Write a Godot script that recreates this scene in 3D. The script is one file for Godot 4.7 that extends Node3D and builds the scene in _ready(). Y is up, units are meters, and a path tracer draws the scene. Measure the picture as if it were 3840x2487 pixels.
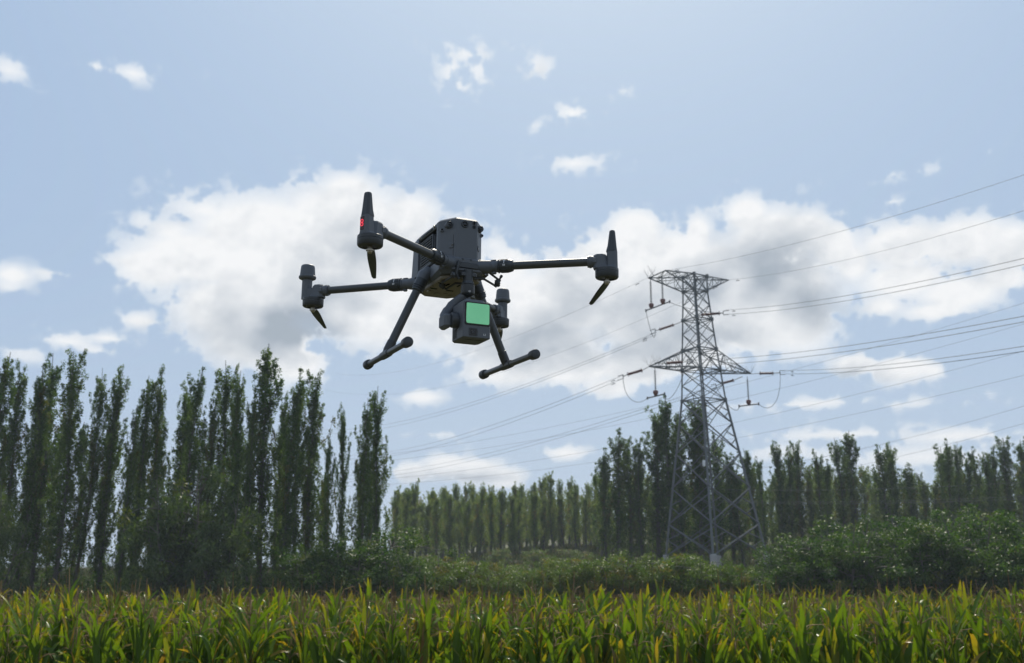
extends Node3D
# A quadcopter with a sensor hovering over a corn field, poplar rows and a lattice pylon behind, towards the sun.

const CLOUDS := [[-14.52, 18.39, 4.98, 2.25, 1], [-10.07, 19.17, 4.61, 2.64, 1], [-17.78, 16.69, 4.57, 1.76, 1], [-20.52, 15.96, 2.53, 1.39, 0.9], [-12.43, 16.13, 7.04, 3.12, 1], [-7.97, 17.32, 4.87, 3.4, 1], [-6.24, 19.82, 2.08, 1.33, 0.9], [-9.89, 20.98, 1.93, 1.15, 0.9], [-15.7, 13.99, 4.35, 2.38, 1], [-14.65, 12.38, 3.87, 1.8, 1], [-12.67, 11.27, 2.31, 1.33, 0.9], [-7.37, 14.4, 5.84, 2.45, 1], [-4.89, 16.93, 4.12, 2.94, 1], [-2.29, 14.5, 5.62, 2.72, 1], [-0.25, 16.98, 1.81, 1.6, 0.8], [-17.98, 19.27, 2.77, 1.05, 0.55], [-19.77, 18.03, 2.11, 0.74, 0.6], [-21.41, 18.38, 0.73, 0.46, 0.5], [-21.89, 16.06, 1.8, 0.6, 0.6], [-21.06, 13.0, 1.23, 0.46, 0.75], [-22.62, 11.94, 1.2, 0.3, 0.6], [-24.53, 11.66, 1.6, 0.45, 0.6], [-26.52, 10.69, 1.54, 0.35, 0.5], [-23.32, 11.26, 1.08, 0.27, 0.5], [-25.43, 12.14, 0.84, 0.22, 0.4], [1.55, 14.51, 4.58, 2.72, 1], [1.03, 12.53, 5.05, 1.98, 1], [4.12, 15.46, 3.81, 2.95, 1], [5.94, 16.9, 3.05, 2.2, 1], [7.4, 18.81, 1.91, 1.5, 1], [-0.24, 11.05, 3.15, 1.04, 0.9], [3.54, 11.27, 3.5, 1.24, 1], [9.5, 17.01, 3.73, 2.06, 1], [11.13, 18.5, 0.85, 1.25, 0.95], [14.0, 19.43, 1.42, 1.14, 0.95], [15.49, 17.83, 3.09, 2.01, 1], [17.2, 18.16, 2.0, 1.29, 1], [18.68, 17.32, 1.5, 1.51, 1], [11.71, 16.17, 4.85, 2.41, 1], [14.86, 15.49, 4.69, 2.86, 1], [16.4, 13.47, 2.32, 2.14, 1], [14.24, 13.12, 3.76, 1.68, 1], [11.37, 14.24, 4.35, 2.18, 1], [7.89, 14.38, 4.22, 2.69, 1], [9.3, 11.88, 4.14, 1.47, 1], [7.3, 11.2, 2.96, 1.35, 0.95], [5.77, 10.01, 2.23, 0.74, 0.7], [22.44, 16.92, 2.93, 1.41, 0.95], [25.5, 16.77, 2.89, 1.38, 1], [27.64, 16.14, 1.9, 1.42, 1], [22.27, 15.09, 2.81, 1.26, 0.85], [25.01, 14.11, 2.58, 1.01, 0.9], [23.86, 13.27, 2.21, 0.59, 0.8], [27.17, 14.64, 1.71, 0.88, 0.8], [21.03, 13.77, 1.33, 0.6, 0.75], [19.65, 16.28, 1.37, 1.39, 0.8], [19.43, 10.71, 1.6, 0.7, 0.85], [21.63, 10.33, 2.25, 0.83, 0.9], [23.24, 10.12, 0.85, 0.5, 0.7], [16.78, 8.74, 4.25, 0.4, 0.5], [22.77, 8.49, 4.32, 0.32, 0.42], [18.26, 7.03, 4.99, 0.4, 0.5], [24.28, 6.66, 4.18, 0.49, 0.55], [15.92, 6.13, 4.47, 0.47, 0.4], [22.51, 5.66, 5.07, 0.68, 0.5], [-5.63, 5.18, 1.47, 0.58, 0.95], [-3.68, 5.51, 1.6, 0.73, 1], [-2.08, 5.27, 1.85, 0.78, 1], [-0.48, 4.91, 1.35, 0.63, 0.95], [3.1, 6.31, 1.6, 0.44, 0.7], [-5.24, 9.47, 1.37, 0.44, 0.75], [-4.45, 7.33, 1.48, 0.24, 0.3], [-27.57, 14.71, 1.13, 0.61, 0.75], [-25.93, 14.95, 1.27, 0.36, 0.6], [-27.73, 13.97, 0.81, 0.2, 0.5], [-28.95, 25.0, 1.26, 0.6, 0.48], [-24.67, 25.9, 1.42, 0.36, 0.48], [-22.59, 25.93, 1.22, 0.47, 0.52], [-19.28, 26.34, 1.03, 0.29, 0.36], [-2.84, 28.83, 1.87, 0.55, 0.42], [-3.78, 27.88, 0.88, 1.11, 0.44], [-2.1, 27.92, 0.88, 0.94, 0.4], [-3.09, 27.2, 1.28, 0.5, 0.4], [1.78, 28.15, 0.92, 0.77, 0.48], [3.77, 25.61, 1.53, 0.62, 0.5], [3.85, 22.85, 2.04, 0.52, 0.5], [1.48, 24.87, 0.47, 0.31, 0.32], [6.99, 26.6, 0.73, 0.33, 0.2], [23.14, 20.72, 1.79, 0.32, 0.24], [26.84, 21.22, 1.57, 0.21, 0.22], [21.98, 19.32, 0.9, 0.25, 0.4], [12.15, 19.88, 0.75, 0.29, 0.25], [-1.03, 18.34, 1.04, 0.49, 0.5], [24.33, 11.56, 0.32, 0.27, 0.3]]
const SHADES := [[-13.49, 13.16, 4.47, 1.77, 0.95], [-10.89, 14.99, 4.0, 1.65, 0.55], [-7.98, 17.69, 3.53, 1.65, 0.6], [-11.98, 17.12, 2.82, 1.18, 0.35], [0.78, 13.03, 4.0, 1.88, 0.75], [5.33, 12.48, 4.0, 1.65, 0.7], [8.35, 13.14, 4.0, 2.0, 0.9], [15.38, 16.17, 2.82, 2.12, 0.95], [16.7, 14.4, 2.12, 1.65, 0.8], [12.64, 14.9, 4.0, 1.77, 0.8], [11.32, 13.02, 3.53, 1.41, 0.6], [3.85, 14.98, 2.12, 2.59, 0.5], [24.55, 15.98, 4.0, 1.06, 0.35], [19.39, 10.2, 1.88, 0.47, 0.4], [22.02, 9.8, 2.59, 0.42, 0.5], [-3.18, 4.9, 3.3, 0.33, 0.5], [-15.73, 14.47, 2.59, 1.41, 0.4], [-5.33, 13.96, 3.77, 1.41, 0.35]]
const LEFT := [[-33.57, -64.0, 16.61, 0.92, 0], [-33.25, -65.8, 16.87, 0.92, 1], [-32.73, -67.6, 17.06, 0.97, 2], [-32.51, -69.4, 18.11, 1.01, 3], [-29.05, -64.9, 17.39, 1.13, 4], [-28.6, -66.7, 16.07, 0.8, 5], [-27.47, -68.5, 17.03, 1.01, 6], [-24.56, -64.0, 13.84, 0.76, 7], [-24.41, -65.8, 15.4, 0.84, 0], [-23.37, -67.6, 16.76, 0.92, 1], [-23.21, -69.4, 16.05, 0.92, 2], [-20.87, -64.9, 16.22, 1.09, 3], [-20.21, -66.7, 14.88, 0.76, 4], [-20.16, -68.5, 17.0, 1.05, 5], [-17.53, -64.0, 16.04, 0.76, 6], [-16.95, -65.8, 14.87, 0.76, 7], [-16.58, -67.6, 17.88, 1.22, 0], [-16.04, -69.4, 15.34, 0.76, 1], [-14.43, -64.9, 16.1, 0.92, 2], [-14.11, -66.7, 15.68, 0.8, 3], [-13.49, -68.5, 16.56, 1.09, 4], [-11.64, -64.0, 11.32, 0.71, 5], [-10.97, -65.8, 13.99, 0.63, 6], [-10.03, -67.6, 15.0, 0.88, 7], [-8.74, -69.4, 15.37, 0.92, 0]]
const LEFT2 := [[-37.21, -73.0, 14.17, 1.15, 1], [-36.31, -74.6, 13.57, 1.15, 4], [-35.89, -76.2, 15.61, 1.15, 7], [-35.08, -77.8, 14.82, 1.15, 2], [-31.45, -73.0, 13.21, 1.15, 5], [-30.47, -74.6, 13.57, 1.15, 0], [-29.39, -76.2, 12.94, 1.15, 3], [-28.86, -77.8, 13.46, 1.15, 6], [-25.91, -73.0, 14.17, 1.15, 1], [-24.3, -74.6, 13.41, 1.15, 4], [-23.5, -76.2, 13.77, 1.15, 7], [-21.82, -77.8, 14.3, 1.15, 2], [-19.0, -73.0, 12.88, 1.15, 5], [-17.33, -74.6, 13.55, 1.15, 0], [-15.52, -76.2, 13.07, 1.15, 3], [-14.54, -77.8, 10.38, 1.15, 6], [-11.2, -73.0, 11.91, 1.15, 1], [-10.06, -74.6, 12.06, 1.15, 4]]
const PYLON_TREES := [[9.69, -104, 12.86, 1.5, 2], [10.85, -103, 14.9, 1.8, 7], [12.09, -105, 14.15, 1.5, 4], [13.55, -104, 14.21, 1.5, 1], [15.29, -106, 17.29, 1.8, 6], [16.87, -104, 18.6, 1.5, 3], [18.11, -107, 16.55, 1.5, 0], [19.03, -103, 17.89, 1.8, 5], [20.44, -103.5, 17.14, 1.5, 2], [21.54, -105, 14.7, 1.5, 7], [23.22, -107, 12.45, 1.8, 4], [24.14, -106, 11.29, 1.5, 1]]
const RIGHT := [[25.93, -108, 12.69, 1.43, 0], [27.46, -110, 12.1, 1.17, 3], [29.48, -112, 13.96, 1.49, 6], [31.34, -114, 13.27, 1.3, 1], [33.44, -116, 13.97, 1.49, 4], [33.15, -109, 12.94, 1.43, 7], [34.73, -111, 11.78, 1.17, 2], [36.83, -113, 13.89, 1.37, 5], [39.2, -115, 14.84, 1.69, 0], [39.52, -108, 13.39, 1.82, 3], [41.94, -110, 13.67, 1.49, 6], [44.53, -112, 11.45, 1.76, 1], [46.5, -114, 10.33, 1.17, 4], [49.73, -116, 13.56, 2.08, 7], [47.87, -109, 14.03, 1.17, 2], [49.59, -111, 13.36, 1.3, 5], [51.36, -113, 11.93, 1.17, 0], [53.5, -115, 13.29, 1.3, 3], [51.13, -108, 12.69, 1.3, 6], [53.11, -110, 13.43, 1.37, 1], [55.38, -112, 14.35, 1.69, 4], [58.05, -114, 14.41, 1.76, 7], [59.89, -116, 13.31, 1.43, 2]]
const MIDDLE := [[-14.69, -132.0, 10.98, 1.5, 1], [-14.2, -139.5, 10.87, 1.5, 4], [-13.54, -147.0, 12.61, 1.7, 7], [-10.67, -135.0, 10.19, 1.5, 2], [-9.74, -142.5, 10.65, 1.5, 5], [-8.85, -150.0, 11.4, 1.5, 0], [-6.72, -138.0, 10.46, 1.7, 3], [-5.71, -145.5, 10.98, 1.5, 6], [-4.15, -133.5, 10.07, 1.5, 1], [-2.87, -141.0, 9.79, 1.5, 4], [-1.5, -148.5, 9.87, 1.7, 7], [0.15, -136.5, 9.68, 1.5, 2], [1.39, -144.0, 9.65, 1.5, 5], [2.86, -132.0, 9.22, 1.5, 0], [4.1, -139.5, 10.06, 1.7, 3], [4.96, -147.0, 11.08, 1.5, 6], [5.49, -135.0, 10.87, 1.5, 1], [6.76, -142.5, 9.86, 1.5, 4], [8.47, -150.0, 10.87, 1.7, 7], [9.27, -138.0, 9.53, 1.5, 2], [11.02, -145.5, 9.53, 1.5, 5], [11.27, -133.5, 10.09, 1.5, 0]]
const FILL := [[-16.0, -138.31, 9.79, 1.9, 0], [-17.21, -154.48, 10.8, 1.9, 0], [-17.1, -158.44, 12.56, 1.9, 3], [-13.65, -128.49, 10.37, 1.9, 3], [-16.99, -165.61, 12.87, 1.9, 6], [-15.2, -152.5, 10.37, 1.9, 7], [-13.49, -139.69, 11.02, 1.9, 3], [-13.85, -152.99, 9.86, 1.9, 2], [-14.16, -159.71, 10.34, 1.9, 3], [-10.91, -127.54, 8.42, 1.9, 6], [-12.52, -152.99, 10.99, 1.9, 2], [-12.92, -164.71, 11.92, 1.9, 0], [-9.23, -125.19, 8.67, 1.9, 5], [-10.82, -155.68, 10.67, 1.9, 7], [-10.39, -154.61, 11.21, 1.9, 0], [-8.14, -131.28, 9.28, 1.9, 6], [-9.08, -150.16, 9.81, 1.9, 0], [-9.33, -167.18, 10.8, 1.9, 1], [-7.34, -140.96, 8.33, 1.9, 5], [-7.63, -154.52, 9.2, 1.9, 7], [-7.77, -164.35, 10.16, 1.9, 4], [-5.53, -125.64, 7.81, 1.9, 5], [-5.95, -152.67, 10.0, 1.9, 4], [-5.29, -155.62, 9.71, 1.9, 5], [-4.41, -135.28, 8.03, 1.9, 4], [-4.04, -150.87, 10.03, 1.9, 6], [-4.14, -156.19, 9.15, 1.9, 4], [-2.7, -125.0, 8.44, 1.9, 0], [-2.6, -153.73, 9.67, 1.9, 2], [-2.12, -151.92, 8.49, 1.9, 6], [-1.5, -131.57, 9.04, 1.9, 2], [-1.25, -165.34, 8.71, 1.9, 7], [-0.36, -155.72, 8.76, 1.9, 4], [-0.14, -126.64, 8.23, 1.9, 6], [0.65, -153.23, 8.82, 1.9, 7], [1.25, -158.85, 9.97, 1.9, 5], [1.13, -130.4, 7.39, 1.9, 0], [2.37, -162.68, 9.71, 1.9, 4], [3.07, -167.66, 10.13, 1.9, 4], [2.83, -127.22, 8.12, 1.9, 0], [3.75, -155.87, 8.21, 1.9, 4], [4.45, -161.65, 8.44, 1.9, 5], [4.21, -137.28, 7.52, 1.9, 6], [5.66, -165.66, 8.52, 1.9, 7], [6.34, -159.33, 7.9, 1.9, 2], [5.67, -139.37, 8.07, 1.9, 4], [7.48, -163.15, 8.65, 1.9, 2], [7.82, -159.3, 7.92, 1.9, 6], [7.2, -139.61, 7.65, 1.9, 4], [8.65, -152.88, 9.5, 1.9, 7], [9.78, -163.66, 9.95, 1.9, 2], [8.39, -132.49, 8.52, 1.9, 3], [9.89, -151.99, 7.54, 1.9, 2], [10.98, -157.48, 8.68, 1.9, 5], [9.81, -134.62, 7.44, 1.9, 3], [12.13, -156.31, 8.99, 1.9, 4], [13.23, -162.4, 8.27, 1.9, 5], [11.05, -129.42, 7.54, 1.9, 4], [14.05, -160.46, 9.37, 1.9, 5], [15.14, -164.63, 9.43, 1.9, 5], [10.43, -118.12, 10.96, 1.8, 7], [12.83, -133.74, 8.22, 1.8, 5], [13.14, -130.11, 9.29, 1.8, 5], [12.03, -114.25, 9.5, 1.8, 6], [14.5, -131.89, 8.17, 1.8, 7], [16.55, -139.38, 10.61, 1.8, 2], [15.64, -127.7, 10.7, 1.8, 7], [17.6, -139.12, 12.0, 1.8, 4], [17.52, -131.63, 10.69, 1.8, 1], [16.11, -115.93, 8.37, 1.8, 0], [18.05, -124.21, 8.7, 1.8, 4], [18.49, -124.59, 9.91, 1.8, 7], [19.74, -127.82, 11.07, 1.8, 4], [21.21, -132.29, 8.12, 1.8, 1], [21.13, -128.52, 11.19, 1.8, 5], [19.38, -112.43, 9.16, 1.8, 5], [23.57, -133.45, 9.04, 1.8, 0], [24.38, -134.97, 9.79, 1.8, 1], [21.41, -112.23, 9.74, 1.8, 6], [27.11, -139.25, 9.41, 1.8, 7], [26.51, -131.61, 8.66, 1.8, 3], [25.78, -124.13, 9.94, 1.8, 4], [27.84, -130.93, 9.18, 1.8, 4], [28.06, -128.98, 9.96, 1.8, 2], [26.65, -119.96, 9.66, 1.8, 5], [30.28, -132.66, 10.2, 1.8, 0], [31.77, -137.11, 11.09, 1.8, 1], [29.74, -123.56, 11.45, 1.8, 1], [30.81, -124.78, 9.13, 1.8, 1], [34.61, -139.24, 9.58, 1.8, 2], [30.71, -119.01, 9.15, 1.8, 2], [33.18, -126.58, 10.14, 1.8, 3], [34.51, -130.07, 11.29, 1.8, 1], [30.9, -113.89, 9.64, 1.8, 6], [36.76, -130.91, 11.22, 1.8, 5], [36.92, -129.65, 9.91, 1.8, 5], [34.1, -116.72, 11.02, 1.8, 4], [39.77, -133.93, 9.75, 1.8, 4], [41.03, -137.32, 11.07, 1.8, 4], [35.52, -115.75, 11.03, 1.8, 5], [39.3, -126.1, 10.22, 1.8, 0], [42.95, -134.69, 11.53, 1.8, 1], [38.72, -119.26, 9.81, 1.8, 6], [42.68, -129.17, 9.93, 1.8, 0], [46.02, -137.57, 10.51, 1.8, 6], [38.84, -113.86, 10.74, 1.8, 7], [46.58, -134.0, 11.3, 1.8, 5], [49.03, -138.89, 10.94, 1.8, 5], [44.26, -123.56, 10.24, 1.8, 5], [47.4, -130.93, 8.79, 1.8, 5], [48.93, -133.17, 9.6, 1.8, 2], [42.04, -112.53, 11.14, 1.8, 3], [52.42, -138.99, 10.17, 1.8, 5], [52.78, -138.24, 10.21, 1.8, 6], [44.77, -115.07, 9.98, 1.8, 2], [54.1, -137.9, 8.68, 1.8, 7], [51.36, -128.44, 10.73, 1.8, 2], [45.85, -112.53, 9.34, 1.8, 0], [53.01, -129.06, 8.96, 1.8, 0], [55.03, -131.55, 9.27, 1.8, 2], [49.11, -116.66, 9.3, 1.8, 3], [54.84, -127.22, 11.03, 1.8, 0], [58.17, -133.88, 9.38, 1.8, 5], [52.06, -117.78, 10.87, 1.8, 1], [56.51, -126.61, 9.07, 1.8, 3], [56.18, -124.7, 10.83, 1.8, 6], [54.77, -119.39, 10.59, 1.8, 7], [57.89, -124.72, 10.14, 1.8, 5], [60.02, -127.79, 9.08, 1.8, 7], [57.98, -122.92, 9.92, 1.8, 0], [59.68, -124.77, 8.85, 1.8, 6], [66.81, -138.0, 9.55, 1.8, 3], [57.88, -118.44, 9.8, 1.8, 3], [62.16, -125.73, 10.48, 1.8, 2], [63.83, -127.43, 8.58, 1.8, 0], [60.25, -118.77, 10.3, 1.8, 6], [63.85, -124.2, 11.09, 1.8, 4], [72.52, -139.99, 8.66, 1.8, 1]]
const BUSH_DARK := [[-11.92, -62, 4.57, 1.0, 0], [-10.81, -63, 5.27, 1.1, 0], [-9.42, -62, 5.75, 1.15, 0], [-8.27, -63, 5.22, 1.1, 0], [-6.88, -61.5, 4.66, 1.05, 0], [-5.81, -60.5, 3.79, 0.95, 0]]
const BUSH_LOW := [[-4.74, -61, 3.29, 1.0, 1], [-3.89, -62.5, 4.01, 1.2, 1], [-2.76, -61, 3.69, 1.1, 1], [-1.64, -60.5, 3.04, 1.0, 1], [-0.64, -62.5, 3.39, 1.1, 1], [0.53, -61, 3.14, 1.0, 1], [1.71, -62, 3.6, 1.1, 1], [2.84, -61, 3.39, 1.0, 1], [4.07, -62, 3.85, 1.1, 1], [5.16, -62.5, 4.22, 1.2, 1], [6.24, -61.5, 4.0, 1.1, 1], [7.52, -62.5, 3.6, 1.1, 1], [8.56, -61.5, 3.44, 1.0, 1], [9.91, -62.5, 4.06, 1.15, 1], [10.88, -62, 4.21, 1.2, 1], [11.84, -61, 3.54, 1.0, 1], [13.17, -62.5, 3.39, 1.0, 1], [14.12, -61.5, 3.29, 1.05, 1]]
const BUSH_RIGHT := [[15.45, -62, 3.9, 1.0, 0], [16.94, -63, 4.59, 1.1, 0], [18.33, -63.5, 5.39, 1.15, 0], [19.89, -64.5, 5.96, 1.15, 0], [20.18, -61.5, 5.58, 1.0, 0], [22.44, -65, 6.58, 1.2, 0], [22.69, -62, 6.01, 1.1, 0], [25.1, -65, 6.86, 1.2, 0], [25.22, -62, 6.22, 1.1, 0], [27.74, -65, 6.97, 1.2, 0], [27.73, -62, 6.3, 1.1, 0], [30.4, -65, 7.19, 1.2, 0], [30.12, -62, 6.43, 1.1, 0], [32.64, -64.5, 7.1, 1.2, 0]]
const PALE := [[-30.73, -61, 8.18, 0.8, 2], [-20.72, -61, 8.96, 0.95, 2], [-19.29, -62, 9.72, 1.0, 2], [-17.26, -61, 8.18, 0.85, 2]]
const UNDER := [[-33.95, -69.0, 3.12, 1.2, 0], [-33.29, -70.5, 2.82, 1.2, 0], [-32.58, -72.0, 2.51, 1.2, 0], [-29.93, -69.0, 2.98, 1.2, 0], [-29.19, -70.5, 2.68, 1.2, 0], [-28.46, -72.0, 3.1, 1.2, 0], [-25.92, -69.0, 2.84, 1.2, 0], [-25.09, -70.5, 2.54, 1.2, 0], [-24.27, -72.0, 2.95, 1.2, 0], [-21.9, -69.0, 2.7, 1.2, 0], [-21.05, -70.5, 3.11, 1.2, 0], [-20.08, -72.0, 2.8, 1.2, 0], [-17.89, -69.0, 2.56, 1.2, 0], [-16.94, -70.5, 2.96, 1.2, 0], [-15.9, -72.0, 2.64, 1.2, 0], [-13.92, -69.0, 3.12, 1.2, 0], [-12.85, -70.5, 2.81, 1.2, 0]]
const SCRUB := [[-13.33, -115.64, 2.42, 1.25, 1], [-8.96, -91.04, 3.5, 1.25, 1], [-9.0, -112.49, 2.22, 1.25, 1], [-6.86, -111.32, 1.24, 1.25, 1], [-4.91, -95.45, 2.98, 1.25, 1], [-3.76, -119.54, 0.68, 1.25, 1], [-1.62, -115.24, 2.13, 1.25, 1], [-0.3, -86.0, 3.05, 1.25, 1], [1.01, -91.0, 2.45, 1.25, 1], [2.71, -112.13, 1.97, 1.25, 1], [4.17, -87.79, 3.91, 1.25, 1], [6.94, -116.6, 1.55, 1.25, 1], [7.46, -97.64, 2.75, 1.25, 1], [8.62, -98.28, 2.43, 1.25, 1], [11.66, -114.08, 0.97, 1.25, 1], [14.49, -122.84, 1.05, 1.25, 1], [13.56, -95.81, 2.73, 1.25, 1], [16.82, -106.04, 2.56, 1.25, 1], [16.52, -99.61, 2.78, 1.25, 1], [16.74, -92.2, 2.74, 1.25, 1], [22.43, -109.03, 1.88, 1.25, 1], [25.07, -115.06, 1.6, 1.25, 1]]
const BEYOND := [[-35.9, -66, 16.38, 1.3, 0], [-36.85, -65, 16.62, 1.3, 1], [-39.51, -67, 16.28, 1.3, 2], [-40.6, -66, 16.68, 1.3, 3], [59.12, -110, 13.91, 1.3, 4], [62.28, -112, 13.23, 1.3, 5], [63.37, -110, 13.67, 1.3, 6]]
const WIRES := [["ground_wire", [15.55, 32.15, -96.0], [28.54, 24.43, -52.0], 0.6, "thin earth wire rising from the upper left arm to the right edge, topmost of all"], ["ground_wire", [22.45, 32.02, -99.0], [29.38, 23.06, -54.0], 0.6, "thin earth wire from the upper right arm tip to the right edge"], ["conductor", [21.52, 28.29, -97.0], [26.89, 18.94, -50.0], 0.5, "upper conductor of the pair leaving the pylon at mid height to the right"], ["conductor", [21.5, 27.84, -97.0], [26.85, 18.6, -50.0], 0.5, "lower conductor of the pair leaving the pylon at mid height to the right"], ["conductor", [16.62, 22.7, -95.0], [25.46, 15.3, -48.0], 0.5, "upper conductor of the pair crossing behind the lower right arm to the right"], ["conductor", [16.6, 22.17, -95.0], [25.42, 15.01, -48.0], 0.5, "lower conductor of the pair crossing behind the lower right arm to the right"], ["conductor", [27.42, 22.31, -98.0], [27.38, 14.65, -52.0], 0.35, "upper conductor of the pair from the lower right arm tip to the right"], ["conductor", [27.4, 21.95, -98.0], [27.35, 14.37, -52.0], 0.35, "lower conductor of the pair from the lower right arm tip to the right"], ["ground_wire", [13.96, 31.99, -98.0], [-30.46, 44.16, -215.0], 2.0, "thin earth wire from the upper left arm sloping down left behind the drone"], ["ground_wire", [22.68, 32.31, -100.0], [-30.32, 39.66, -215.0], 3.0, "thin earth wire behind the upper pylon body sloping down left past the drone"], ["conductor", [14.62, 26.23, -98.0], [-38.36, 34.12, -230.0], 2.0, "upper conductor of the highest pair sloping down left from the pylon"], ["conductor", [14.61, 26.01, -98.0], [-38.33, 33.25, -230.0], 2.0, "lower conductor of the highest pair sloping down left from the pylon"], ["conductor", [10.98, 21.46, -96.0], [-37.3, 27.53, -225.0], 2.0, "upper conductor of the pair sloping down left from the lower left arm"], ["conductor", [10.98, 21.15, -96.0], [-37.26, 26.45, -225.0], 2.0, "lower conductor of the pair sloping down left from the lower left arm"], ["conductor", [20.71, 21.15, -100.0], [-37.95, 23.49, -230.0], 2.0, "upper conductor of the lowest pair sloping down left behind the pylon"], ["conductor", [20.69, 20.84, -100.0], [-37.92, 22.58, -230.0], 2.0, "lower conductor of the lowest pair sloping down left behind the pylon"], ["distant_wire", [-31.47, 23.04, -190.0], [59.58, 33.0, -112.0], 2.5, "highest of the six distant single wires crossing behind the pylon"], ["distant_wire", [-31.43, 22.02, -190.0], [59.29, 30.51, -112.0], 2.5, "second of the six distant single wires crossing behind the pylon"], ["distant_wire", [-31.31, 18.71, -190.0], [58.91, 27.29, -112.0], 2.5, "third of the six distant single wires crossing behind the pylon"], ["distant_wire", [-31.27, 17.9, -190.0], [58.58, 24.45, -112.0], 2.5, "fourth of the six distant single wires crossing behind the pylon"], ["distant_wire", [19.14, 15.56, -150.0], [58.16, 20.9, -112.0], 1.5, "fifth of the six distant single wires, just above the right poplars"], ["distant_wire", [19.08, 13.47, -150.0], [57.92, 18.92, -112.0], 1.5, "lowest of the six distant single wires, touching the right poplar tops"], ["low_wire", [18.21, 9.73, -88.0], [35.71, 8.89, -70.0], 0.25, "highest of three low wires in front of the right poplars"], ["low_wire", [18.16, 8.72, -88.0], [35.6, 7.92, -70.0], 0.2, "middle one of three low wires in front of the right poplars"], ["low_wire", [18.15, 8.58, -88.0], [35.58, 7.75, -70.0], 0.2, "lowest of three low wires in front of the right poplars"]]
const LEVELS := {"A": [18.75, 32.07, 1.19], "B": [18.71, 30.51, 1.18], "B2": [18.72, 28.99, 1.3], "C": [18.8, 27.51, 1.43], "C2": [18.87, 26.04, 1.54], "D": [18.88, 24.41, 1.65], "E": [18.95, 22.31, 1.83], "E2": [19.02, 20.79, 1.94], "F": [19.08, 19.25, 2.08], "G1": [19.16, 16.91, 2.51], "G2": [19.27, 14.01, 3.04], "G3": [19.38, 10.63, 3.67], "G4": [19.5, 7.18, 4.2], "H": [19.57, 4.16, 4.61]}
const PTS := {"topL1": [13.79, 31.57, -96.7], "topL2": [15.19, 31.76, -94.7], "topR": [22.67, 32.32, -100.0], "lowL": [13.34, 22.11, -95.0], "lowR": [24.67, 22.56, -101.0], "susp1": [13.81, 31.5, -96.7], "susp1b": [13.99, 28.69, -96.7], "susp2": [14.76, 31.61, -95.4], "susp2b": [14.96, 28.81, -95.4], "barL": [13.5, 28.28, -97.2], "barR": [15.56, 28.6, -94.9], "ins1": [17.4, 27.44, -98.3], "ins1m": [16.57, 27.21, -98.8], "ins1b": [15.09, 26.8, -99.3], "yoke1": [14.71, 26.74, -99.5], "ins2": [18.62, 27.64, -97.0], "ins2m": [18.9, 27.68, -96.6], "ins2b": [20.7, 27.65, -95.8], "yoke2": [20.95, 27.63, -95.6], "susp3": [13.87, 22.1, -95.3], "susp3b": [13.93, 19.59, -95.3], "bar3a": [13.2, 19.13, -95.9], "bar3b": [14.69, 19.33, -94.6], "ins3": [13.34, 22.09, -95.0], "ins3m": [12.74, 21.82, -95.4], "ins3b": [11.31, 21.52, -96.2], "yoke3": [10.93, 21.36, -96.4], "susp4": [24.17, 22.19, -100.8], "susp4b": [24.22, 19.56, -100.8], "bar4a": [23.36, 19.21, -101.4], "bar4b": [25.06, 19.24, -100.1], "ins4": [24.67, 22.52, -101.0], "ins4m": [25.45, 22.49, -100.6], "ins4b": [26.74, 22.4, -100.0], "yoke4": [27.35, 22.42, -99.8], "ins5": [23.77, 22.22, -101.0], "ins5m": [22.99, 21.95, -101.5], "ins5b": [21.82, 21.71, -102.2], "yoke5": [21.3, 21.55, -102.5], "ins6": [14.03, 22.39, -95.0], "ins6m": [14.93, 22.33, -94.5], "ins6b": [16.38, 22.27, -93.6], "yoke6": [16.78, 22.26, -93.4]}
const DRONE_X := [0.91141, -0.00159, -0.4115]
const DRONE_Y := [0.0092, 0.99982, 0.01652]
const DRONE_Z := [0.4114, -0.01884, 0.91126]
const DRONE_AT := [-0.1847, 3.9465, -2.754]

const SUN_AZ := 6.0
const SUN_EL := 50.0

var rng := RandomNumberGenerator.new()
var names := {}
var M := {}


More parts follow.
